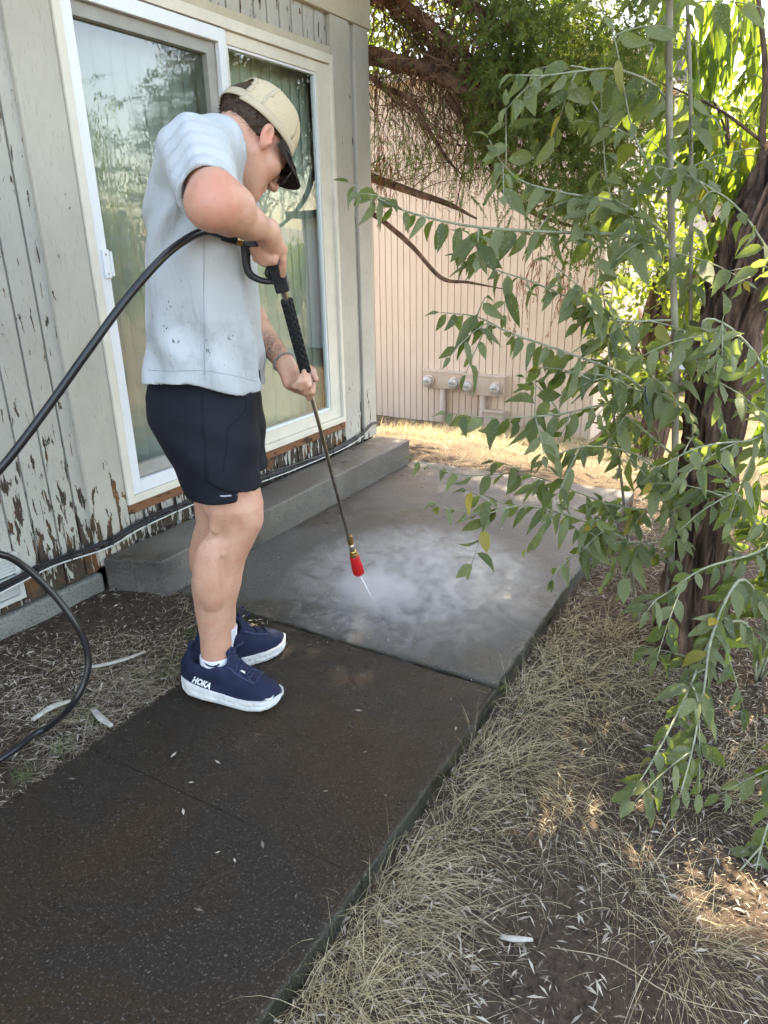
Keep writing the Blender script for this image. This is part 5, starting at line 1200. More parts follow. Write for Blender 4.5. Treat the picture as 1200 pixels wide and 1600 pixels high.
class Plant:
    """a plant with a root Empty, stems/branches as parts, leaves as parts (largest 300) and the rest as one mass"""
    def __init__(s, name, base, label, cat, group=None, seed=1, variants=LV, mat='leaf', mati='leaf_i', size=(0.060, 0.125)):
        s.root = empty(name, base, label, cat, group); s.P = []; s.D = []; s.N = []; s.S = []; s.r = np.random.default_rng(seed); s.var = variants; s.mat = mat; s.mati = mati; s.size = size; s.tw = MB()
    def branch(s, pts, r0, r1, mat='stem', name='branch', n=26, k=7):
        P = spline(pts, n); R = np.linspace(r0, r1, n); R[-1] *= 0.6
        MB().tube(P, R, k).make(name, M[mat], s.root, True); return P
    def leaf(s, p, d, up, size): s.P.append(p); s.D.append(d); s.N.append(up); s.S.append(size)
    def leaves_on(s, P, gap, t0=0.1, droop=0.6, size=None, spread=0.9, tip=True):
        L = np.r_[0, np.cumsum(np.linalg.norm(np.diff(P, axis=0), axis=1))]; tot = L[-1]; x = tot*t0; sd = 1; sz = size or s.size
        while x < tot:
            p = np.array([np.interp(x, L, P[:, i]) for i in range(3)]); q = np.array([np.interp(min(x+0.01, tot), L, P[:, i]) for i in range(3)]); q0 = np.array([np.interp(max(x-0.01, 0), L, P[:, i]) for i in range(3)])
            T = norm(q-q0); side = np.cross(T, [0, 0, 1.0]); side = norm(side) if np.linalg.norm(side) > 0.1 else norm(np.array([s.r.normal(), s.r.normal(), 0]))
            d = T*s.r.uniform(0.2, 0.7)+side*sd*spread*s.r.uniform(0.5, 1.1)+np.array([0, 0, -1.0])*droop*s.r.uniform(0.5, 1.6)+s.r.normal(0, 0.18, 3)
            up = np.array([0.35, -0.75, 0.55])+s.r.normal(0, 0.5, 3)+side*sd*0.25; f = 1-0.35*(x/tot)**3
            s.leaf(p, norm(d), up, s.r.uniform(*sz)*f); sd = -sd; x += gap*s.r.uniform(0.6, 1.4)
        if tip: s.leaf(P[-1], norm(P[-1]-P[-3]+np.array([0, 0, -0.01])), np.array([0, 0, 1.0])-CF*0.5, sz[0]*0.8)
    def twigs(s, P, n, ln, gap, t0=0.1, t1=0.95, droop=0.25, up=0.25, size=None):
        for _ in range(n):
            i = int(s.r.uniform(t0, t1)*(len(P)-1)); T = norm(P[min(i+1, len(P)-1)]-P[max(i-1, 0)])
            d = norm(T*0.5+s.r.normal(0, 0.75, 3)+np.array([0, 0, up])); l = s.r.uniform(*ln); k = np.linspace(0, 1, 7)[:, None]
            Q = P[i]+d*l*k+np.array([0, 0, -droop*l])*k**2; s.tw.tube(Q, np.linspace(0.0026, 0.0011, 7), 5); s.leaves_on(Q, gap, 0.12, size=size)
    def finish(s, limit=300):
        P, D, N, S = np.array(s.P), np.array(s.D), np.array(s.N), np.array(s.S); n = len(P); R = leaf_frames(D, N); v = s.r.integers(0, len(s.var), n)
        Q = P+D*S[:, None]*0.5-CAM; dep = Q @ CF; u = (Q @ CR)/dep*FPX+600; w = -(Q @ CU)/dep*FPX+800
        vis = (dep > 0.1) & (u > -20) & (u < 1220) & (w > -20) & (w < 1620); score = np.where(vis, S/np.maximum(dep, 0.1), -S)
        order = np.argsort(-score); meshes = []; base = np.array(s.root.location)
        for i, (V, F) in enumerate(s.var):
            me = mesh_from('leaf', V, F, True); me.materials.append(M[s.mat]); meshes.append(me)
        for i in order[:limit]:
            o = bpy.data.objects.new('leaf', meshes[v[i]]); COL.objects.link(o); o.parent = s.root
            mw = Matrix([[*(R[i][0]*S[i]), P[i][0]-base[0]], [*(R[i][1]*S[i]), P[i][1]-base[1]], [*(R[i][2]*S[i]), P[i][2]-base[2]], [0, 0, 0, 1]]); o.matrix_local = mw
        rest = order[limit:]
        if len(rest):
            VV, FF = [], []; off = 0
            for k_, (V, F) in enumerate(s.var):
                idx = rest[v[rest] == k_]
                if not len(idx): continue
                W_ = np.einsum('nij,mj->nmi', R[idx]*S[idx][:, None, None], V)+P[idx][:, None, :]; VV.append(W_.reshape(-1, 3)); FF.append((F[None]+np.arange(len(idx))[:, None, None]*len(V)+off).reshape(-1, 4)); off += len(idx)*len(V)
            o = put('foliage', np.vstack(VV), np.vstack(FF), M[s.mati], s.root, True); o['kind'] = 'stuff'
        if s.tw.v: o = s.tw.make('twigs', M['twig'], s.root, True); o['kind'] = 'stuff'
        return n
def W3(L): return [at_d(*q) for q in L]

# ------------------------------------------------------------------ silver-green shrub with upright stems
sh = Plant('leafy_shrub', at_d(1040, 990, 2.37), 'tall silver-green shrub with upright pale stem and drooping spotted leaves', 'shrub', None, 21)
st1 = sh.branch(W3([(1036, 1002, 2.37), (1050, 850, 2.36), (1056, 600, 2.34), (1050, 380, 2.32), (1046, 200, 2.30), (1046, 0, 2.29), (1044, -160, 2.28)]), 0.0125, 0.009, 'stem', 'stem', 40, 9)
st2 = sh.branch(W3([(1062, 990, 2.50), (1070, 800, 2.49), (1078, 560, 2.48), (1080, 330, 2.47), (1078, 120, 2.46), (1070, -80, 2.45)]), 0.0085, 0.0055, 'stem', 'stem', 36, 8)
st3 = sh.branch(W3([(1000, 985, 2.55), (985, 880, 2.55), (972, 760, 2.55), (960, 660, 2.54), (955, 560, 2.52), (940, 440, 2.5)]), 0.007, 0.003, 'stem', 'stem', 26, 7)
BR = [
 ([(1051, 388, 2.32), (1010, 375, 2.30), (960, 366, 2.28), (850, 362, 2.24), (740, 354, 2.20), (650, 335, 2.16), (590, 310, 2.14), (547, 286, 2.12)], 0.0062, 0.0017, 0.030, 0.95, 4),
 ([(1047, 160, 2.31), (1015, 128, 2.29), (960, 108, 2.26), (900, 112, 2.23), (850, 118, 2.21), (803, 117, 2.19)], 0.004, 0.0015, 0.034, 0.95, 2),
 ([(1054, 660, 2.34), (985, 592, 2.30), (900, 556, 2.25), (800, 521, 2.20), (745, 495, 2.17), (688, 488, 2.15)], 0.005, 0.0016, 0.028, 0.9, 4),
 ([(1052, 500, 2.33), (960, 500, 2.28), (900, 470, 2.25), (830, 440, 2.22), (770, 420, 2.2), (720, 400, 2.18)], 0.004, 0.0016, 0.028, 0.8, 4),
 ([(1050, 372, 2.33), (970, 318, 2.30), (890, 303, 2.28), (820, 285, 2.26), (785, 255, 2.25), (764, 218, 2.24)], 0.004, 0.0015, 0.026, 0.5, 4),
 ([(1000, 345, 2.32), (965, 330, 2.3), (948, 280, 2.29), (942, 200, 2.28), (938, 130, 2.28)], 0.003, 0.0014, 0.045, 0.5, 1),
 ([(1053, 712, 2.35), (1000, 668, 2.31), (948, 634, 2.28), (876, 647, 2.24), (772, 653, 2.20), (699, 645, 2.17)], 0.005, 0.0016, 0.030, 0.9, 3),
 ([(1046, 880, 2.36), (990, 850, 2.33), (930, 820, 2.30), (826, 790, 2.26), (752, 803, 2.23), (684, 790, 2.20)], 0.0055, 0.0016, 0.034, 0.7, 5),
 ([(1050, 800, 2.38), (960, 790, 2.38), (900, 768, 2.38), (820, 741, 2.38), (720, 742, 2.38), (648, 718, 2.38)], 0.0035, 0.0014, 0.040, 0.6, 3),
 ([(1044, 870, 2.35), (1000, 848, 2.31), (930, 853, 2.27), (880, 880, 2.24), (862, 905, 2.22)], 0.004, 0.0016, 0.030, 0.8, 3),
 ([(1056, 640, 2.34), (1000, 560, 2.30), (960, 500, 2.28), (930, 470, 2.27), (860, 410, 2.26)], 0.004, 0.0015, 0.03, 0.7, 4),
 ([(1055, 760, 2.35), (1010, 720, 2.30), (960, 700, 2.27), (900, 700, 2.24), (850, 720, 2.22)], 0.004, 0.0015, 0.028, 0.7, 5),
 ([(1052, 600, 2.33), (1000, 610, 2.28), (950, 590, 2.24), (890, 610, 2.2)], 0.0035, 0.0014, 0.03, 0.8, 4),
 ([(1048, 300, 2.3), (1010, 250, 2.26), (985, 190, 2.24), (960, 60, 2.22), (930, 0, 2.2)], 0.0035, 0.0014, 0.05, 0.7, 1),
]
for pts, r0, r1, gap, dr, ntw in BR:
    P = sh.branch(W3(pts), r0, r1, 'twig'); sh.leaves_on(P, gap, 0.10, dr); sh.twigs(P, ntw+2, (0.08, 0.24), 0.035, 0.02, 0.85)
sh.leaves_on(st1[24:], 0.055, 0.0, 0.8); sh.twigs(st1[8:], 14, (0.12, 0.30), 0.034, 0.0, 1.0); sh.twigs(st2[6:], 12, (0.12, 0.28), 0.036, 0.0, 1.0); sh.leaves_on(st2[8:], 0.06, 0.0, 0.7); sh.leaves_on(st3[8:], 0.04, 0, 0.7); sh.twigs(st3[6:], 8, (0.1, 0.22), 0.034)
sh.finish()
# second shrub: pale arching shoots in front of the trunk at the right edge
s2 = Plant('arching_shrub', at_z(1178, 1075, -0.04), 'low shrub with arching pale shoots hanging in front of the leaning trunk', 'shrub', None, 5, LV, 'leaf', 'leaf_i', (0.075, 0.115))
B2 = [
 ([(1180, 1065, 2.15), (1215, 950, 2.10), (1230, 820, 2.06), (1190, 860, 1.98), (1100, 888, 1.93), (1040, 928, 1.90), (1008, 945, 1.89)], 0.006, 0.0018, 0.030, 0.8, 3),
 ([(1180, 1065, 2.15), (1200, 980, 2.05), (1160, 905, 1.86), (1115, 985, 1.76), (1100, 1075, 1.64), (1082, 1170, 1.53), (1062, 1245, 1.45)], 0.006, 0.0018, 0.026, 0.6, 4),
 ([(1182, 1070, 2.15), (1170, 980, 1.92), (1120, 985, 1.80), (1075, 1080, 1.66), (1030, 1170, 1.55), (985, 1245, 1.47)], 0.0055, 0.0018, 0.032, 0.6, 3),
 ([(1182, 1070, 2.15), (1225, 800, 2.12), (1200, 600, 2.10), (1150, 520, 2.08), (1100, 500, 2.06), (1105, 560, 2.03), (1125, 640, 2.01), (1140, 700, 2.0)], 0.0055, 0.0016, 0.032, 0.9, 3),
 ([(1184, 1070, 2.15), (1235, 900, 2.1), (1220, 700, 2.05), (1160, 690, 2.0), (1090, 700, 1.97), (1030, 730, 1.95)], 0.005, 0.0016, 0.034, 0.7, 3),
 ([(1184, 1070, 2.15), (1240, 1000, 1.9), (1250, 1120, 1.6), (1215, 1240, 1.45), (1190, 1320, 1.36), (1175, 1390, 1.29)], 0.005, 0.0016, 0.028, 0.6, 3),
 ([(1184, 1068, 2.15), (1200, 900, 2.15), (1160, 780, 2.1), (1110, 790, 2.05), (1060, 830, 2.03)], 0.005, 0.0016, 0.03, 0.7, 5),
 ([(1184, 1068, 2.15), (1215, 700, 2.15), (1230, 480, 2.12), (1180, 360, 2.1), (1120, 300, 2.08), (1090, 320, 2.06)], 0.005, 0.0016, 0.03, 0.8, 3),
]
for pts, r0, r1, gap, dr, ntw in B2:
    P = s2.branch(W3(pts), r0, r1, 'twig', n=32); s2.leaves_on(P, gap*0.85, 0.28, dr); s2.twigs(P, ntw+1, (0.10, 0.24), 0.034, 0.30, 0.9)
s2.finish()

# ------------------------------------------------------------------ leaning tree
def trunk_geo(pts, rad, nr, na, amp, seed, freq=11):
    P = spline(pts, nr); R = np.interp(np.linspace(0, 1, nr), np.linspace(0, 1, len(rad)), rad)
    V, F = tube_geo(P, R, na); V = np.array(V); C_ = np.repeat(P, na, 0)[:len(V)]
    t = np.repeat(np.arange(nr), na); a = np.tile(np.arange(na), nr)*2*math.pi/na
    Q = np.stack([np.cos(a)*2.1, np.sin(a)*2.1, t*0.055], -1)*freq*0.2
    ridge = 1-np.abs(vnoise(Q, 1.0, seed)); ridge2 = 1-np.abs(vnoise(Q*np.array([2.3, 2.3, 1.6]), 1.0, seed+4))
    f = amp*(ridge-0.75)+amp*0.5*(ridge2-0.75); Rr = np.repeat(R, na)
    V = C_+(V-C_)*(1+f/ Rr*0.09/0.09)[:, None]; return V, F
tr = Plant('leaning_tree', at_z(1085, 1012, -0.06), 'tree with dark furrowed bark trunk leaning right and hanging yellow-green leaves', 'tree', None, 33, LW, 'leaf_y', 'leaf_yi', (0.09, 0.15))
tp = W3([(1075, 1060, 2.33), (1080, 985, 2.34), (1086, 900, 2.36), (1100, 780, 2.38), (1116, 650, 2.40), (1133, 540, 2.42), (1160, 440, 2.44), (1200, 340, 2.46), (1262, 210, 2.50), (1340, 60, 2.55)])
tp.append(np.array([0.55, 3.3, 2.7])); tp.append(np.array([0.7, 3.7, 3.4]))
V, F = trunk_geo(tp, [0.16, 0.115, 0.092, 0.086, 0.088, 0.088, 0.09, 0.09, 0.088, 0.085, 0.075, 0.06], 150, 120, 0.075, 9)
put('trunk', V, F, M['bark'], tr.root, True)
limbs = [[tp[-1], (0.2, 3.9, 4.2), (-0.6, 4.2, 4.9)], [tp[-1], (1.3, 4.0, 4.4), (2.0, 4.6, 5.2)], [tp[-2], (0.9, 3.2, 3.6), (1.2, 2.2, 4.4), (1.3, 1.4, 4.9)], [tp[-1], (0.7, 4.6, 4.4), (0.4, 5.6, 5.2)]]
LP = [tr.branch(l, 0.05, 0.015, 'bark', n=16, k=9) for l in limbs]
dk = [([(1215, 300, 2.5), (1192, 230, 2.55), (1196, 120, 2.6), (1190, 40, 2.62), (1180, -40, 2.64)], 0.012, 0.007), ([(1192, 222, 2.56), (1130, 175, 2.62), (1080, 150, 2.66), (1030, 128, 2.7)], 0.006, 0.002),
      ([(1190, 330, 2.5), (1160, 300, 2.62), (1140, 230, 2.72), (1125, 180, 2.78), (1100, 130, 2.8)], 0.007, 0.003), ([(1168, 330, 2.6), (1150, 280, 2.66), (1130, 230, 2.7)], 0.005, 0.003)]
for l, a, b in dk: P = tr.branch(W3(l), a, b, 'bark', n=18, k=8); tr.twigs(P, 3, (0.15, 0.3), 0.05, droop=0.8)
# hanging sprays of long leaves at the upper right
for (px_, py_, d_, n_) in [(1075, 185, 2.75, 7), (1110, 190, 2.75, 7), (1150, 180, 2.8, 7), (1185, 200, 2.8, 7), (1090, 20, 2.75, 6), (1130, -10, 2.8, 6), (1165, 10, 2.8, 6), (1195, 60, 2.85, 6), (1120, 380, 2.7, 5), (1165, 330, 2.7, 6), (1195, 420, 2.65, 5), (1100, 420, 2.8, 4), (1185, 520, 2.7, 5), (1195, 640, 2.65, 5), (1180, 760, 2.65, 5)]:
    for _ in range(n_):
        p_ = at_d(px_+tr.r.normal(0, 22), py_+tr.r.normal(0, 22), d_+tr.r.normal(0, 0.12)); l = tr.r.uniform(0.10, 0.22); k_ = np.linspace(0, 1, 7)[:, None]; h_ = norm(np.array([tr.r.normal(), tr.r.normal(), 0.1]))
        Q = p_+h_*0.10*k_*(1-0.3*k_)+np.array([0, 0, -l])*k_**1.6; tr.tw.tube(Q, np.linspace(0.0024, 0.001, 7), 5); tr.leaves_on(Q, 0.026, 0.05, 1.2, spread=0.6)
tr.finish()
# high crown of the leaning tree (above the picture), it shades the verge
def quads(name, C, size, mat, parent, r, droop=0.3, aspect=0.45):
    n = len(C); d = norm(r.normal(0, 1, (n, 3))+np.array([0, 0, -droop])); s = norm(np.cross(d, r.normal(0, 1, (n, 3)))); L = r.uniform(size[0], size[1], (n, 1)); Wd = L*aspect
    V = np.stack([C, C+d*L*0.45+s*Wd*0.5, C+d*L, C+d*L*0.45-s*Wd*0.5], 1).reshape(-1, 3); F = np.arange(4*n).reshape(n, 4)
    o = put(name, V, F, mat, parent, False); o['kind'] = 'stuff'; return o
def ball_pts(r, n, c, rad, hollow=0.35):
    d = norm(r.normal(0, 1, (n, 3))); t = hollow+(1-hollow)*r.uniform(0, 1, (n, 1))**0.6; return np.array(c)+d*t*np.array(rad)
def clumped(r, n, c, rad, k, cr):
    cen = ball_pts(r, k, c, rad, 0.5); return cen[r.integers(0, k, n)]+r.normal(0, 1, (n, 3))*np.array(cr)
def in_frame(C, m=30):
    Q = C-CAM; dp = Q @ CF; u = (Q @ CR)/dp*FPX+600; v = -(Q @ CU)/dp*FPX+800; return (dp > 0) & (u > -m) & (u < 1200+m) & (v > -m) & (v < 1600+m)
r_ = np.random.default_rng(77)
SD = np.array(_s[:])
def clear_beam(C, p, rad):
    q = C-np.array(p); t = q @ SD; return C[np.linalg.norm(q-t[:, None]*SD, axis=1) > rad]
BEAMS = [(tuple(at_d(1000, 620, 2.3)), 0.20), (tuple(at_d(1130, 760, 2.1)), 0.22), (tuple(at_d(1070, 1130, 1.6)), 0.24), (tuple(at_d(960, 420, 2.25)), 0.16), (tuple(at_d(1150, 500, 2.2)), 0.18), (tuple(at_d(900, 60, 4.25)), 0.30), (tuple(at_d(840, 200, 4.4)), 0.16), ((-0.05, 2.75, 1.75), 0.30), (tuple(at_z(860, 1240, 0.0)), 0.10), (tuple(at_z(1170, 1100, 0.0)), 0.22), (tuple(at_z(1000, 1290, 0.0)), 0.10), (tuple(at_z(505, 818, 0.0)), 0.05), (tuple(at_z(570, 700, 0.165)), 0.06), (tuple(at_z(1040, 1150, 0.5)), 0.16)]
def sunny(C):
    for b_, r0 in BEAMS: C = clear_beam(C, b_, r0)
    return C
C = clumped(r_, 13000, (0.6, 3.9, 4.6), (1.9, 2.6, 0.9), 140, (0.22, 0.22, 0.18)); C = sunny(C[~in_frame(C)])
quads('crown', C, (0.07, 0.15), M['tree_leaf'], tr.root, r_, 0.5)

# ------------------------------------------------------------------ conifer behind the house corner
co = empty('conifer', (-4.1, 5.9, -0.35), 'conifer with red-brown drooping branches and hanging green needles behind the house corner', 'conifer')
V, F = trunk_geo([(-4.1, 5.9, -0.5), (-4.1, 5.9, 1.5), (-4.0, 5.85, 3.5), (-3.9, 5.8, 5.5), (-3.8, 5.8, 8.0)], [0.26, 0.22, 0.19, 0.14, 0.05], 60, 36, 0.04, 3); put('trunk', V, F, M['bark_red'], co, True)
cb = [([(-4.05, 5.9, 2.75)], [(560, 88, 5.3), (620, 98, 5.0), (680, 114, 4.8), (735, 145, 4.65), (800, 178, 4.5), (850, 205, 4.4), (920, 240, 4.3)], 0.062, 0.02),
      ([(-4.05, 5.9, 3.3)], [(545, -60, 5.4), (610, -10, 5.1), (660, 30, 4.9), (700, 65, 4.8), (745, 98, 4.7), (780, 102, 4.6), (830, 100, 4.5)], 0.04, 0.015),
      ([(-4.05, 5.9, 3.4)], [(600, -70, 5.2), (690, -10, 4.9), (750, 15, 4.7), (800, 22, 4.6), (880, 40, 4.4)], 0.04, 0.015),
      ([(-4.05, 5.9, 2.1)], [(560, 270, 5.4), (610, 288, 5.2), (650, 302, 5.0), (700, 318, 4.9), (745, 342, 4.8)], 0.034, 0.014),
      ([(-4.05, 5.9, 2.2)], [(570, 320, 5.5), (600, 346, 5.3), (645, 386, 5.1), (690, 434, 5.0), (735, 442, 4.9), (790, 452, 4.8)], 0.022, 0.008),
      ([(-4.05, 5.9, 2.6)], [(560, 118, 5.2), (600, 138, 5.0), (640, 155, 4.9), (668, 200, 4.85), (700, 250, 4.8), (735, 285, 4.75)], 0.022, 0.008),
      ([(-4.05, 5.9, 3.0)], [(575, 0, 5.3), (630, 35, 5.1), (665, 65, 5.0), (695, 95, 4.95)], 0.03, 0.012),
      ([(-4.05, 5.9, 2.9)], [(640, 105, 5.0), (680, 96, 4.9), (715, 105, 4.8), (760, 125, 4.7), (800, 150, 4.6)], 0.03, 0.012),
      ([(-4.05, 5.9, 2.9)], [(700, 150, 4.8), (735, 200, 4.8), (765, 250, 4.75), (790, 300, 4.7), (850, 340, 4.6), (960, 370, 4.5)], 0.026, 0.01),
      ([(-4.05, 5.9, 3.6)], [(700, -60, 4.8), (735, 0, 4.7), (762, 50, 4.6), (772, 110, 4.6)], 0.02, 0.008),
      ([(-4.05, 5.9, 2.7)], [(800, 178, 4.5), (860, 180, 4.4), (930, 170, 4.3), (1000, 180, 4.2)], 0.03, 0.012)]
CP = []
for root_, l, a, b in cb:
    P = W3(l); pts = ([np.array(root_[0])] if l[0][0] <= 610 else [])+P; n = 40; rl = list(np.linspace(a, b, len(pts))); rl[-1] *= 0.35; V, F = trunk_geo(pts, rl, n, 14, 0.010, len(CP)+2, 8); put('branch', V, F, M['bark_red'], co, True); CP.append(spline(pts, n)[8:])
def strands(name, P, D, L, W, mat, parent, r, nseg=4, curve=0.3, grav=1.0):
    n = len(P); t = np.linspace(0, 1, nseg+1); side = norm(np.cross(D, r.normal(0, 1, (n, 3)))); V = []
    for k in t:
        c = P+D*L[:, None]*k+np.array([0, 0, -1.0])*(grav*curve*L)[:, None]*k*k; w = (W*(1-0.92*k))[:, None]*0.5; V += [c-side*w, c+side*w]
    V = np.stack(V, 1).reshape(-1, 3); m = 2*(nseg+1); b = np.arange(n)[:, None]*m
    F = np.concatenate([b+np.array([2*i, 2*i+1, 2*i+3, 2*i+2]) for i in range(nseg)], 0); o = put(name, V, F, mat, parent); o['kind'] = 'stuff'; return o
def sprays(name, C, D, L, mat, parent, r, per=26, w=0.0055, spread=0.55, sag=0.35, nl=0.34):
    """feathery twigs: each a fan of short needle strips along a sagging axis"""
    n = len(C); t = r.uniform(0.0, 1.0, (n, per)); ax = C[:, None, :]+D[:, None, :]*(L[:, None]*t)[..., None]+np.array([0, 0, -1.0])*(sag*L[:, None]*t*t)[..., None]
    d = norm(D[:, None, :]+np.array([0, 0, -0.35])+r.normal(0, spread, (n, per, 3))); l = (L[:, None]*nl*(1.15-0.7*t)*r.uniform(0.6, 1.2, (n, per)))[..., None]
    s = norm(np.cross(d, r.normal(0, 1, (n, per, 3))))*w*0.5; e = ax+d*l+np.array([0, 0, -0.12])*l
    V = np.stack([ax-s, ax+s, (ax+e)/2+s*1.3, e], 2)
    V = np.stack([ax-s*0.6, (ax+e)/2-s, e, (ax+e)/2+s], 2).reshape(-1, 3); F = np.arange(n*per*4).reshape(-1, 4); o = put(name, V, F, mat, parent); o['kind'] = 'stuff'; return o
r_ = np.random.default_rng(5)
# bare hanging twigs
n = 4600; bi = r_.integers(0, len(CP), n); P = np.array([CP[b][r_.integers(0, len(CP[b]))] for b in bi])+r_.normal(0, 0.05, (n, 3)); D = norm(r_.normal(0, 0.7, (n, 3))+np.array([0.3, -0.05, -0.35]))
okk = ~((P[:, 1]+D[:, 1]*0.7 < 4.15) | (P[:, 1] < 4.2) | (P[:, 2]+D[:, 2]*0.4-0.1 < 1.75)); P, D = P[okk], D[okk]; n = len(P)
strands('dead_twigs', P, D, r_.uniform(0.2, 0.6, n), r_.uniform(0.004, 0.012, n), M['dead'], co, r_, 5, 0.4)
kq = min(900, n); P2 = P[:kq]+D[:kq]*0.25+r_.normal(0, 0.08, (kq, 3)); D2 = norm(D[:kq]*0.6+r_.normal(0, 0.6, (kq, 3)))
strands('fine_twigs', np.vstack([P2, P2+0.1, P2-np.array([0, 0, 0.25])]), np.vstack([D2, -D2, D2]), r_.uniform(0.10, 0.28, 3*kq), np.full(3*kq, 0.0035), M['dead'], co, r_, 4, 0.5)
# hanging green sprays
def at_many(px_, py_, d_): return np.array([at_d(a, b, c) for a, b, c in zip(px_, py_, d_)])
def region(n, cx, cy, sx, sy, d0, sd): return at_many(cx+r_.normal(0, sx, n), cy+r_.normal(0, sy, n), d0+r_.normal(0, sd, n))
G1 = [region(500, 860, 60, 60, 70, 4.3, 0.22), region(360, 930, 150, 45, 80, 4.2, 0.22), region(260, 880, 250, 60, 50, 4.2, 0.2), region(160, 800, 60, 35, 60, 4.45, 0.15), region(150, 950, 330, 45, 40, 4.2, 0.2), region(150, 1000, 80, 30, 80, 4.2, 0.2), region(110, 770, 190, 25, 30, 4.5, 0.15)]
C = np.vstack(G1); D = norm(r_.normal(0, 0.6, (len(C), 3))+np.array([0.25, -0.3, -0.30])); sprays('foliage', C, D, r_.uniform(0.12, 0.24, len(C)), M['conifer'], co, r_, 120, 0.0042, 0.62, 0.3, 0.15)
G2 = [region(60, 610, 130, 35, 70, 5.2, 0.2), region(50, 690, 80, 50, 50, 5.0, 0.2), region(100, 640, 190, 55, 60, 5.1, 0.2), region(120, 700, 270, 50, 50, 5.0, 0.2), region(100, 620, 290, 40, 40, 5.2, 0.2), region(60, 870, 530, 40, 25, 4.6, 0.15), region(40, 780, 330, 60, 40, 4.7, 0.1)]
C = np.vstack(G2); C = C[C[:, 2] > 1.85]; D = norm(r_.normal(0, 0.45, (len(C), 3))+np.array([0.1, -0.1, -0.55])); sprays('sparse_foliage', C, D, r_.uniform(0.12, 0.24, len(C)), M['conifer'], co, r_, 60, 0.0034, 0.5, 0.3, 0.15)
C = np.vstack([region(26, 600, 240, 10, 30, 5.2, 0.1), region(24, 700, 190, 25, 20, 5.0, 0.1), region(30, 850, 420, 40, 30, 4.5, 0.1)]); D = norm(r_.normal(0, 0.3, (len(C), 3))+np.array([0.0, 0, -0.95]))
M['rust'] = strawmat('rust_brown_needles', (0.20, 0.075, 0.030), (0.33, 0.14, 0.06), 0.2); sprays('rusty_sprays', C, D, r_.uniform(0.12, 0.24, len(C)), M['rust'], co, r_, 22, 0.0045, 0.3, 0.3, 0.3)
# upper crown, above the picture: it shades the house wall and the patio
C = clumped(r_, 16000, (-2.6, 5.2, 5.0), (2.9, 2.3, 1.7), 130, (0.26, 0.26, 0.22)); C = sunny(C[~in_frame(C)]); quads('crown', C, (0.12, 0.26), M['conifer'], co, r_, 0.9, 0.32)
C = clumped(r_, 13000, (-1.2, 2.9, 5.6), (2.2, 2.0, 0.9), 150, (0.25, 0.25, 0.2)); C = sunny(C[~in_frame(C)]); quads('crown', C, (0.12, 0.24), M['conifer'], co, r_, 0.9, 0.32)
C = clumped(r_, 15000, (-1.3, 5.2, 5.8), (2.0, 2.4, 0.8), 170, (0.25, 0.25, 0.2)); C = sunny(C[~in_frame(C)]); quads('crown', C, (0.12, 0.24), M['conifer'], co, r_, 0.9, 0.32)

# ------------------------------------------------------------------ trees further off
def far_tree(name, x, y, zb, h, rad, label, seed, n=2600, mat='tree_leaf', group=None, size=(0.10, 0.22), cat='tree'):
    r = np.random.default_rng(seed); o = empty(name, (x, y, zb), label, cat, group)
    V, F = trunk_geo([(x, y, zb-0.2), (x+0.1, y, zb+h*0.3), (x-0.1, y+0.1, zb+h*0.6), (x, y, zb+h*0.9)], [0.16, 0.13, 0.08, 0.03], 24, 14, 0.02, seed); put('trunk', V, F, M['bark'], o, True)
    for k in range(5):
        a = r.uniform(0, 6.28); z0 = zb+h*r.uniform(0.3, 0.6); MB().tube([(x, y, z0), (x+math.cos(a)*rad*0.4, y+math.sin(a)*rad*0.4, z0+0.25*h*0.6), (x+math.cos(a)*rad*0.8, y+math.sin(a)*rad*0.8, z0+0.3*h)], [0.06, 0.04, 0.015], 7).make('branch', M['bark'], o, True)
    C = clumped(r, n, (x, y, zb+h*0.62), (rad, rad, h*0.40), 46, (rad*0.14, rad*0.14, h*0.06)); quads('crown', C, size, M[mat], o, r, 0.3, 0.55); return o
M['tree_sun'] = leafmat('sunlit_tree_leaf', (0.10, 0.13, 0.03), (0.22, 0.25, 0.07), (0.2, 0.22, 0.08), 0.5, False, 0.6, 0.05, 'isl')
for (px_, Y, h, rad, lab, sd) in [(640, 19, 9.5, 2.6, 'sunlit green tree behind the pink building at the house corner', 1), (800, 22, 10.5, 3.0, 'tall green tree far behind the dense conifer needles', 2), (1010, 24, 8.0, 2.8, 'round green tree behind the white building', 3)]:
    p_ = at_y(px_, 400, Y); far_tree('background_tree', p_[0], Y, -1.1, h, rad, lab, sd, 3600, 'tree_sun', 'trees behind the neighbouring buildings', (0.14, 0.30))
p_ = at_y(1150, 380, 8.5); far_tree('olive_bush', p_[0], 8.5, -1.0, 3.9, 0.95, 'pale sunlit bushy tree behind the hanging willow leaves', 9, 4200, 'tree_sun', None, (0.05, 0.11))
p_ = at_y(1010, 420, 7.6); far_tree('olive_bush', p_[0]+0.2, 7.4, -0.75, 2.2, 0.55, 'small leafy bush before the white building', 12, 1500, 'tree_sun', None, (0.05, 0.10))
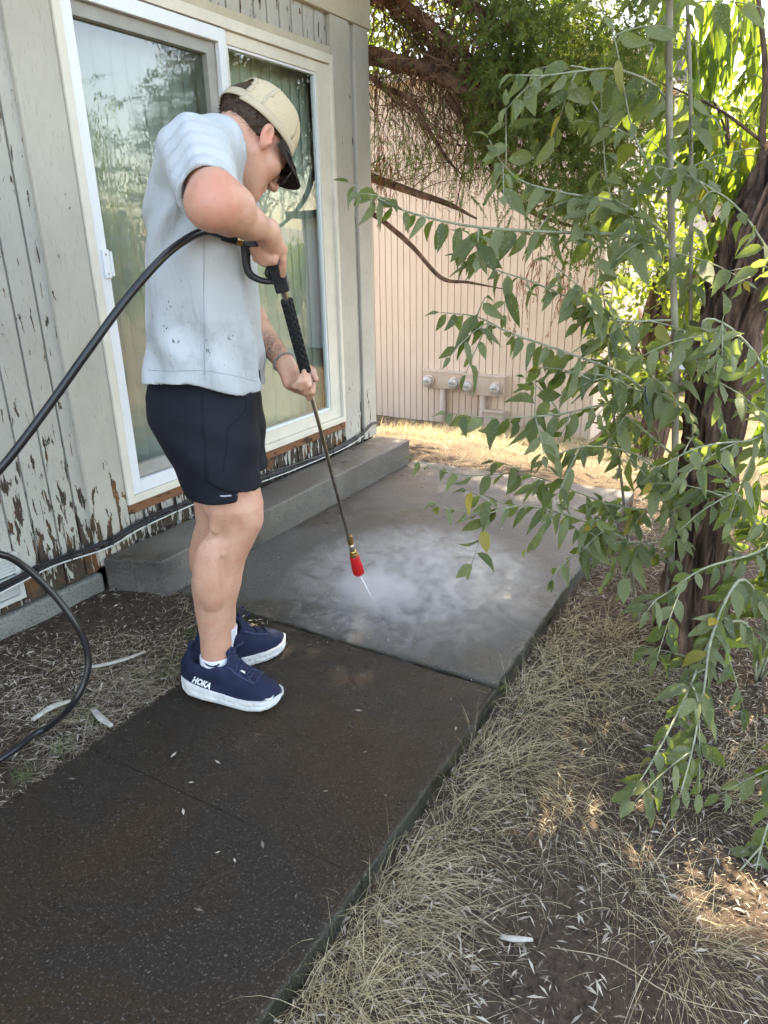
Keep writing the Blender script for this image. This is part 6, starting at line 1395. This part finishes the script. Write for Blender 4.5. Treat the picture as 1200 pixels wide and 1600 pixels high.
# trees and hills on the open side, seen mirrored in the door glass
for (x, y, h, rad, lab, sd) in [(7.5, 19.0, 2.5, 1.9, 'green tree mirrored in the right door pane', 4), (6.2, 9.0, 4.4, 1.3, 'tall leafy tree mirrored in the left door pane', 5), (11.5, 22.0, 2.6, 2.4, 'bushy tree mirrored low in the right door pane', 6), (13, 13.0, 4.2, 2.4, 'wide tree mirrored behind the other mirrored trees', 7)]:
    far_tree('garden_tree', x, y, float(gz(x, y)), h, rad, lab, sd, 2600, 'tree_leaf', 'trees across the garden mirrored in the glass')
hx = []; n = 60
for i in range(n+1):
    a = math.radians(-20+150*i/n); R_ = 380; z = 6+3*math.sin(i*0.31)+2*math.sin(i*0.83+1)
    hx += [(R_*math.sin(a), R_*math.cos(a), -8), (1.12*R_*math.sin(a), 1.12*R_*math.cos(a), max(3, z)), (1.4*R_*math.sin(a), 1.4*R_*math.cos(a), -8)]
F = [q for i in range(n) for q in ((3*i, 3*i+3, 3*i+4, 3*i+1), (3*i+1, 3*i+4, 3*i+5, 3*i+2))]
M['hill'] = plain('dry_hill', (0.24, 0.22, 0.19), 0.95, 0.1, 0, 0.2, 0.02)
tag(put('hills', np.array(hx), F, M['hill'], None, True), 'low dry hills on the horizon', None, None, 'structure')

# ------------------------------------------------------------------ dry grass, thatch and leaf litter
r_ = np.random.default_rng(11)
def strip_blades(name, P, D, L, W, mat, label, curve, nseg=4, cat='grass'):
    o = strands(name, P, D, L, W, mat, None, r_, nseg, curve); tag(o, label, cat, None, 'stuff'); return o
def ground_pts(x, y): return np.stack([x, y, gz(x, y)], -1)
def on_slab(x, y): return ((x > -1.675) & (x < -0.700) & (y < 1.92)) | ((x > -2.2) & (x < -0.70) & (y > 1.92) & (y < 4.14))
tufts = [(640, 1190, 1.0), (690, 1135, 0.9), (590, 1260, 0.8), (560, 1320, 1.0), (525, 1390, 1.1), (490, 1470, 1.2), (450, 1560, 1.1), (600, 1440, 0.9), (745, 1085, 0.9), (800, 1050, 1.0), (855, 1010, 1.1), (830, 1100, 1.2), (900, 1060, 1.1), (870, 970, 0.9), (720, 1290, 0.8), (640, 1380, 0.7), (1080, 1480, 0.7), (560, 1560, 1.1), (930, 1130, 0.9), (760, 1180, 1.0), (820, 1200, 0.7), (520, 1590, 1.0), (880, 1280, 0.5), (1000, 1380, 0.5), (960, 1000, 0.8), (1150, 1250, 0.7), (1180, 1170, 0.8), (690, 1220, 0.9), (1010, 1060, 0.8)]
PP, DD, LL = [], [], []
for (a, b, s) in tufts:
    c = at_z(a, b, -0.06); k = int(330*s*r_.uniform(0.5, 1.4)); rr = 0.055*s+0.03; x = c[0]+r_.normal(0, rr, k); y = c[1]+r_.normal(0, rr, k); ok = ~on_slab(x, y); x, y = x[ok], y[ok]; k = len(x)
    lean = norm(np.array([0.55+r_.normal(0, 0.25), -0.35+r_.normal(0, 0.35), 0])); out = np.stack([x-c[0], y-c[1], 0*x], -1)/rr*0.35
    PP.append(ground_pts(x, y)); DD.append(norm(out+lean*0.45+np.array([0, 0, 0.7])+r_.normal(0, 0.28, (k, 3)))); LL.append(r_.uniform(0.09, 0.31, k)*s**0.5)
P, D, L = np.vstack(PP), np.vstack(DD), np.concatenate(LL); strip_blades('dry_grass', P, D, L, r_.uniform(0.0008, 0.0019, len(P)), M['straw'], 'straw-coloured grass tufts leaning over beside the path', 0.55, 5)
# flat thatch
def scatter(n, x0, x1, y0, y1, dens=None):
    x = r_.uniform(x0, x1, n); y = r_.uniform(y0, y1, n); ok = ~on_slab(x, y)
    if dens is not None: ok &= r_.uniform(0, 1, n) < dens(x, y)
    return x[ok], y[ok]
nz2 = lambda x, y, s, sd: 0.5+0.5*vnoise(np.stack([x, y, 0*x], -1), s, sd)
x, y = scatter(30000, -0.72, 1.3, 0.5, 4.4, lambda x, y: np.clip(2.8*nz2(x, y, 4.2, 8)-1.0, 0.04, 1)*np.clip(1.15-0.95*(x+0.6), 0.10, 1))
k = len(x); strip_blades('thatch', ground_pts(x, y)+np.array([0, 0, 0.004]), norm(r_.normal(0, 1, (k, 3))*np.array([1, 1, 0.16])+np.array([0, 0, 0.10])), r_.uniform(0.04, 0.15, k), r_.uniform(0.0007, 0.0018, k), M['thatch'], 'matted dead grass lying on the soil right of the path', 0.10, 3)
x, y = scatter(15000, -2.42, -1.60, 0.3, 1.95, lambda x, y: np.clip(1.9*nz2(x, y, 3.5, 5)-0.4, 0.03, 1)*np.clip((x+2.35)/0.45, 0.06, 1))
k = len(x); strip_blades('thatch', ground_pts(x, y)+np.array([0, 0, 0.004]), norm(r_.normal(0, 1, (k, 3))*np.array([1, 1, 0.2])+np.array([0, 0, 0.14])), r_.uniform(0.03, 0.14, k), r_.uniform(0.0007, 0.0018, k), M['thatch'], 'matted dead grass on the soil between wall and path', 0.12, 3)
x, y = scatter(36000, -3.6, 1.6, 4.1, 9.0, lambda x, y: np.clip(1.4*nz2(x, y, 1.6, 3)-0.1, 0.1, 1)*((x > -2.4) | (y > 4.2)))
nr_ = y < 5.6; xn, yn = x[nr_], y[nr_]; kn = len(xn); strip_blades('thatch', ground_pts(xn, yn), norm(r_.normal(0, 0.6, (kn, 3))+np.array([0, 0, 0.45])), r_.uniform(0.05, 0.2, kn), r_.uniform(0.0015, 0.0035, kn), M['thatch'], 'brown dead weeds just beyond the far patio edge', 0.4, 3); x, y = x[~nr_], y[~nr_]
k = len(x); strip_blades('dry_grass', ground_pts(x, y), norm(r_.normal(0, 0.4, (k, 3))+np.array([0, 0, 0.8])), r_.uniform(0.08, 0.30, k), r_.uniform(0.002, 0.005, k), M['straw'], 'pale dry grass on the bank before the pink building', 0.5, 3)
# leaf litter: small narrow curled leaves
def litter(name, x, y, label, mat, l0, l1):
    k = len(x); C = ground_pts(x, y)+np.array([0, 0, 1.0])*r_.uniform(0.004, 0.022, k)[:, None]; a = r_.uniform(0, 6.283, k); d = np.stack([np.cos(a), np.sin(a), r_.normal(0, 0.22, k)], -1); s = np.stack([-np.sin(a), np.cos(a), r_.normal(0, 0.35, k)], -1)
    L = r_.uniform(l0, l1, k)[:, None]; W_ = L*r_.uniform(0.08, 0.22, k)[:, None]; up = np.array([0, 0, 1.0])*L*0.10
    V = np.stack([C-d*L*0.5, C-s*W_*0.5+up, C+d*L*0.5, C+s*W_*0.5+up], 1).reshape(-1, 3); o = put(name, V, np.arange(4*k).reshape(k, 4), mat, None); tag(o, label, 'leaf litter', None, 'stuff'); return o
x, y = scatter(30000, -0.72, 1.3, 0.5, 4.4, lambda x, y: np.clip(1.5*nz2(x, y, 2.4, 31)-0.1, 0.15, 1)); litter('leaf_litter', x, y, 'pale fallen narrow leaves strewn over the dark soil right of the path', M['litter'], 0.008, 0.036)
x, y = scatter(9000, -2.43, -1.62, 0.3, 1.95, lambda x, y: np.clip(1.5*nz2(x, y, 2.6, 17)-0.1, 0.2, 1)); litter('leaf_litter', x, y, 'brown chips and fallen leaves on the soil along the house wall', M['litter'], 0.008, 0.034)
x = r_.uniform(-2.15, -0.72, 70); y = r_.uniform(0.3, 4.2, 70)
k = (x > -1.66) | (y > 1.95); x, y = x[k], y[k]; kk = len(x); C = np.stack([x, y, np.full(kk, 0.0085)], -1); a = r_.uniform(0, 6.28, kk); d = np.stack([np.cos(a), np.sin(a), 0*a], -1); s = np.stack([-np.sin(a), np.cos(a), 0*a], -1); L = r_.uniform(0.004, 0.016, kk)[:, None]
V = np.stack([C-d*L, C-s*L*0.3, C+d*L, C+s*L*0.3], 1).reshape(-1, 3); tag(put('leaf_litter', V, np.arange(4*kk).reshape(kk, 4), M['litter'], None), 'tiny pale leaf scraps stuck to the wet path', 'leaf litter', None, 'stuff')
x, y = scatter(26000, -0.72, 1.3, 0.5, 3.2, lambda x, y: np.clip(1.6*nz2(x, y, 4.0, 41)-0.15, 0.1, 1)*np.clip(0.45+0.8*(x+0.6), 0.3, 1)); litter('leaf_litter', x, y, 'fine brown leaf crumbs among the litter right of the path', M['thatch'], 0.004, 0.018)
def clods(x, y, label):
    k = len(x); s_ = r_.uniform(0.002, 0.009, (k, 1, 1))*np.array([1, 1, 0.7]); J = np.array([(1, 0, 0), (-1, 0, 0), (0, 1, 0), (0, -1, 0), (0, 0, 1), (0, 0, -1)], float)*r_.uniform(0.6, 1.3, (k, 6, 1)); C_ = ground_pts(x, y)
    V = (C_[:, None, :]+J*s_+r_.normal(0, 0.25, (k, 6, 3))*s_).reshape(-1, 3); F = (np.array([(0, 2, 4), (2, 1, 4), (1, 3, 4), (3, 0, 4), (2, 0, 5), (1, 2, 5), (3, 1, 5), (0, 3, 5)])[None]+np.arange(k)[:, None, None]*6).reshape(-1, 3)
    tag(put('soil_clods', V, F, M['soil'], None, True), label, 'soil', None, 'stuff')
x, y = scatter(7000, -0.70, 1.3, 0.5, 3.2); clods(x, y, 'small clods and grit on the bare soil right of the path')
x, y = scatter(5000, -2.43, -1.64, 0.3, 1.9); clods(x, y, 'small clods and grit on the dark soil by the wall')
# small weeds by the path joint
wp = [(377, 968), (392, 960), (270, 1030), (262, 1050), (300, 990), (215, 1060), (140, 1120), (100, 1165), (40, 1210), (770, 1072)]
PP, DD, LL = [], [], []
for (a, b) in wp:
    c = at_z(a, b, -0.02); k = 70; x = c[0]+r_.normal(0, 0.022, k); y = c[1]+r_.normal(0, 0.022, k); PP.append(np.stack([x, y, np.full(k, -0.03)], -1)); DD.append(norm(r_.normal(0, 0.5, (k, 3))+np.array([0, 0, 0.7]))); LL.append(r_.uniform(0.02, 0.085, k))
P, D, L = np.vstack(PP), np.vstack(DD), np.concatenate(LL); strip_blades('weeds', P, D, L, np.full(len(P), 0.0028), M['weed'], 'small green weeds along the left path edge', 0.4, 3)
# fallen sticks and bark strips
def stick(name, pts, r0, mat, label, cat='stick', flat=0.45):
    P = spline(pts, 10); V, F = tube_geo(P, np.r_[np.linspace(r0*0.7, r0, 5), np.linspace(r0, r0*0.6, 5)], 7); V = np.array(V); C_ = np.repeat(P, 7, 0); V[:, 2] = C_[:, 2]+(V[:, 2]-C_[:, 2])*flat; tag(put(name, V, F, M[mat], None, True), label, cat)
M['pale_wood'] = barkmat('pale_weathered_wood', (0.30, 0.28, 0.24), (0.52, 0.49, 0.44), (40, 40, 40), 0.3)
stick('bark_strip', [at_z(128, 1042, 0.0), at_z(155, 1040, 0.012), at_z(195, 1030, 0.012), at_z(227, 1018, 0.005)], 0.010, 'pale_wood', 'long pale curved bark strip beside the hose on the soil')
stick('bark_strip', [at_z(145, 1108, 0.0), at_z(158, 1122, 0.008), at_z(175, 1135, 0.004)], 0.012, 'pale_wood', 'short grey bark strip near the left path edge')
stick('bark_strip', [at_z(50, 1125, 0.0), at_z(80, 1105, 0.012), at_z(110, 1095, 0.006)], 0.014, 'pale_wood', 'broken pale bark pieces under the hose end')
stick('bark_strip', [at_z(782, 1464, -0.05), at_z(805, 1467, -0.045), at_z(832, 1468, -0.05)], 0.008, 'pale_wood', 'small grey wood chip on the dark soil right of the path')
stick('twig_stick', [at_z(860, 1480, -0.04), at_z(960, 1500, -0.03), at_z(1060, 1560, -0.03), at_z(1200, 1590, -0.03)], 0.0012, 'thatch', 'long thin straw stalk across the bottom right corner', flat=1)
stick('twig_stick', [at_z(620, 1330, -0.04), at_z(700, 1400, -0.035), at_z(800, 1470, -0.035)], 0.0012, 'thatch', 'thin pale stalk lying on the leaf litter', flat=1)
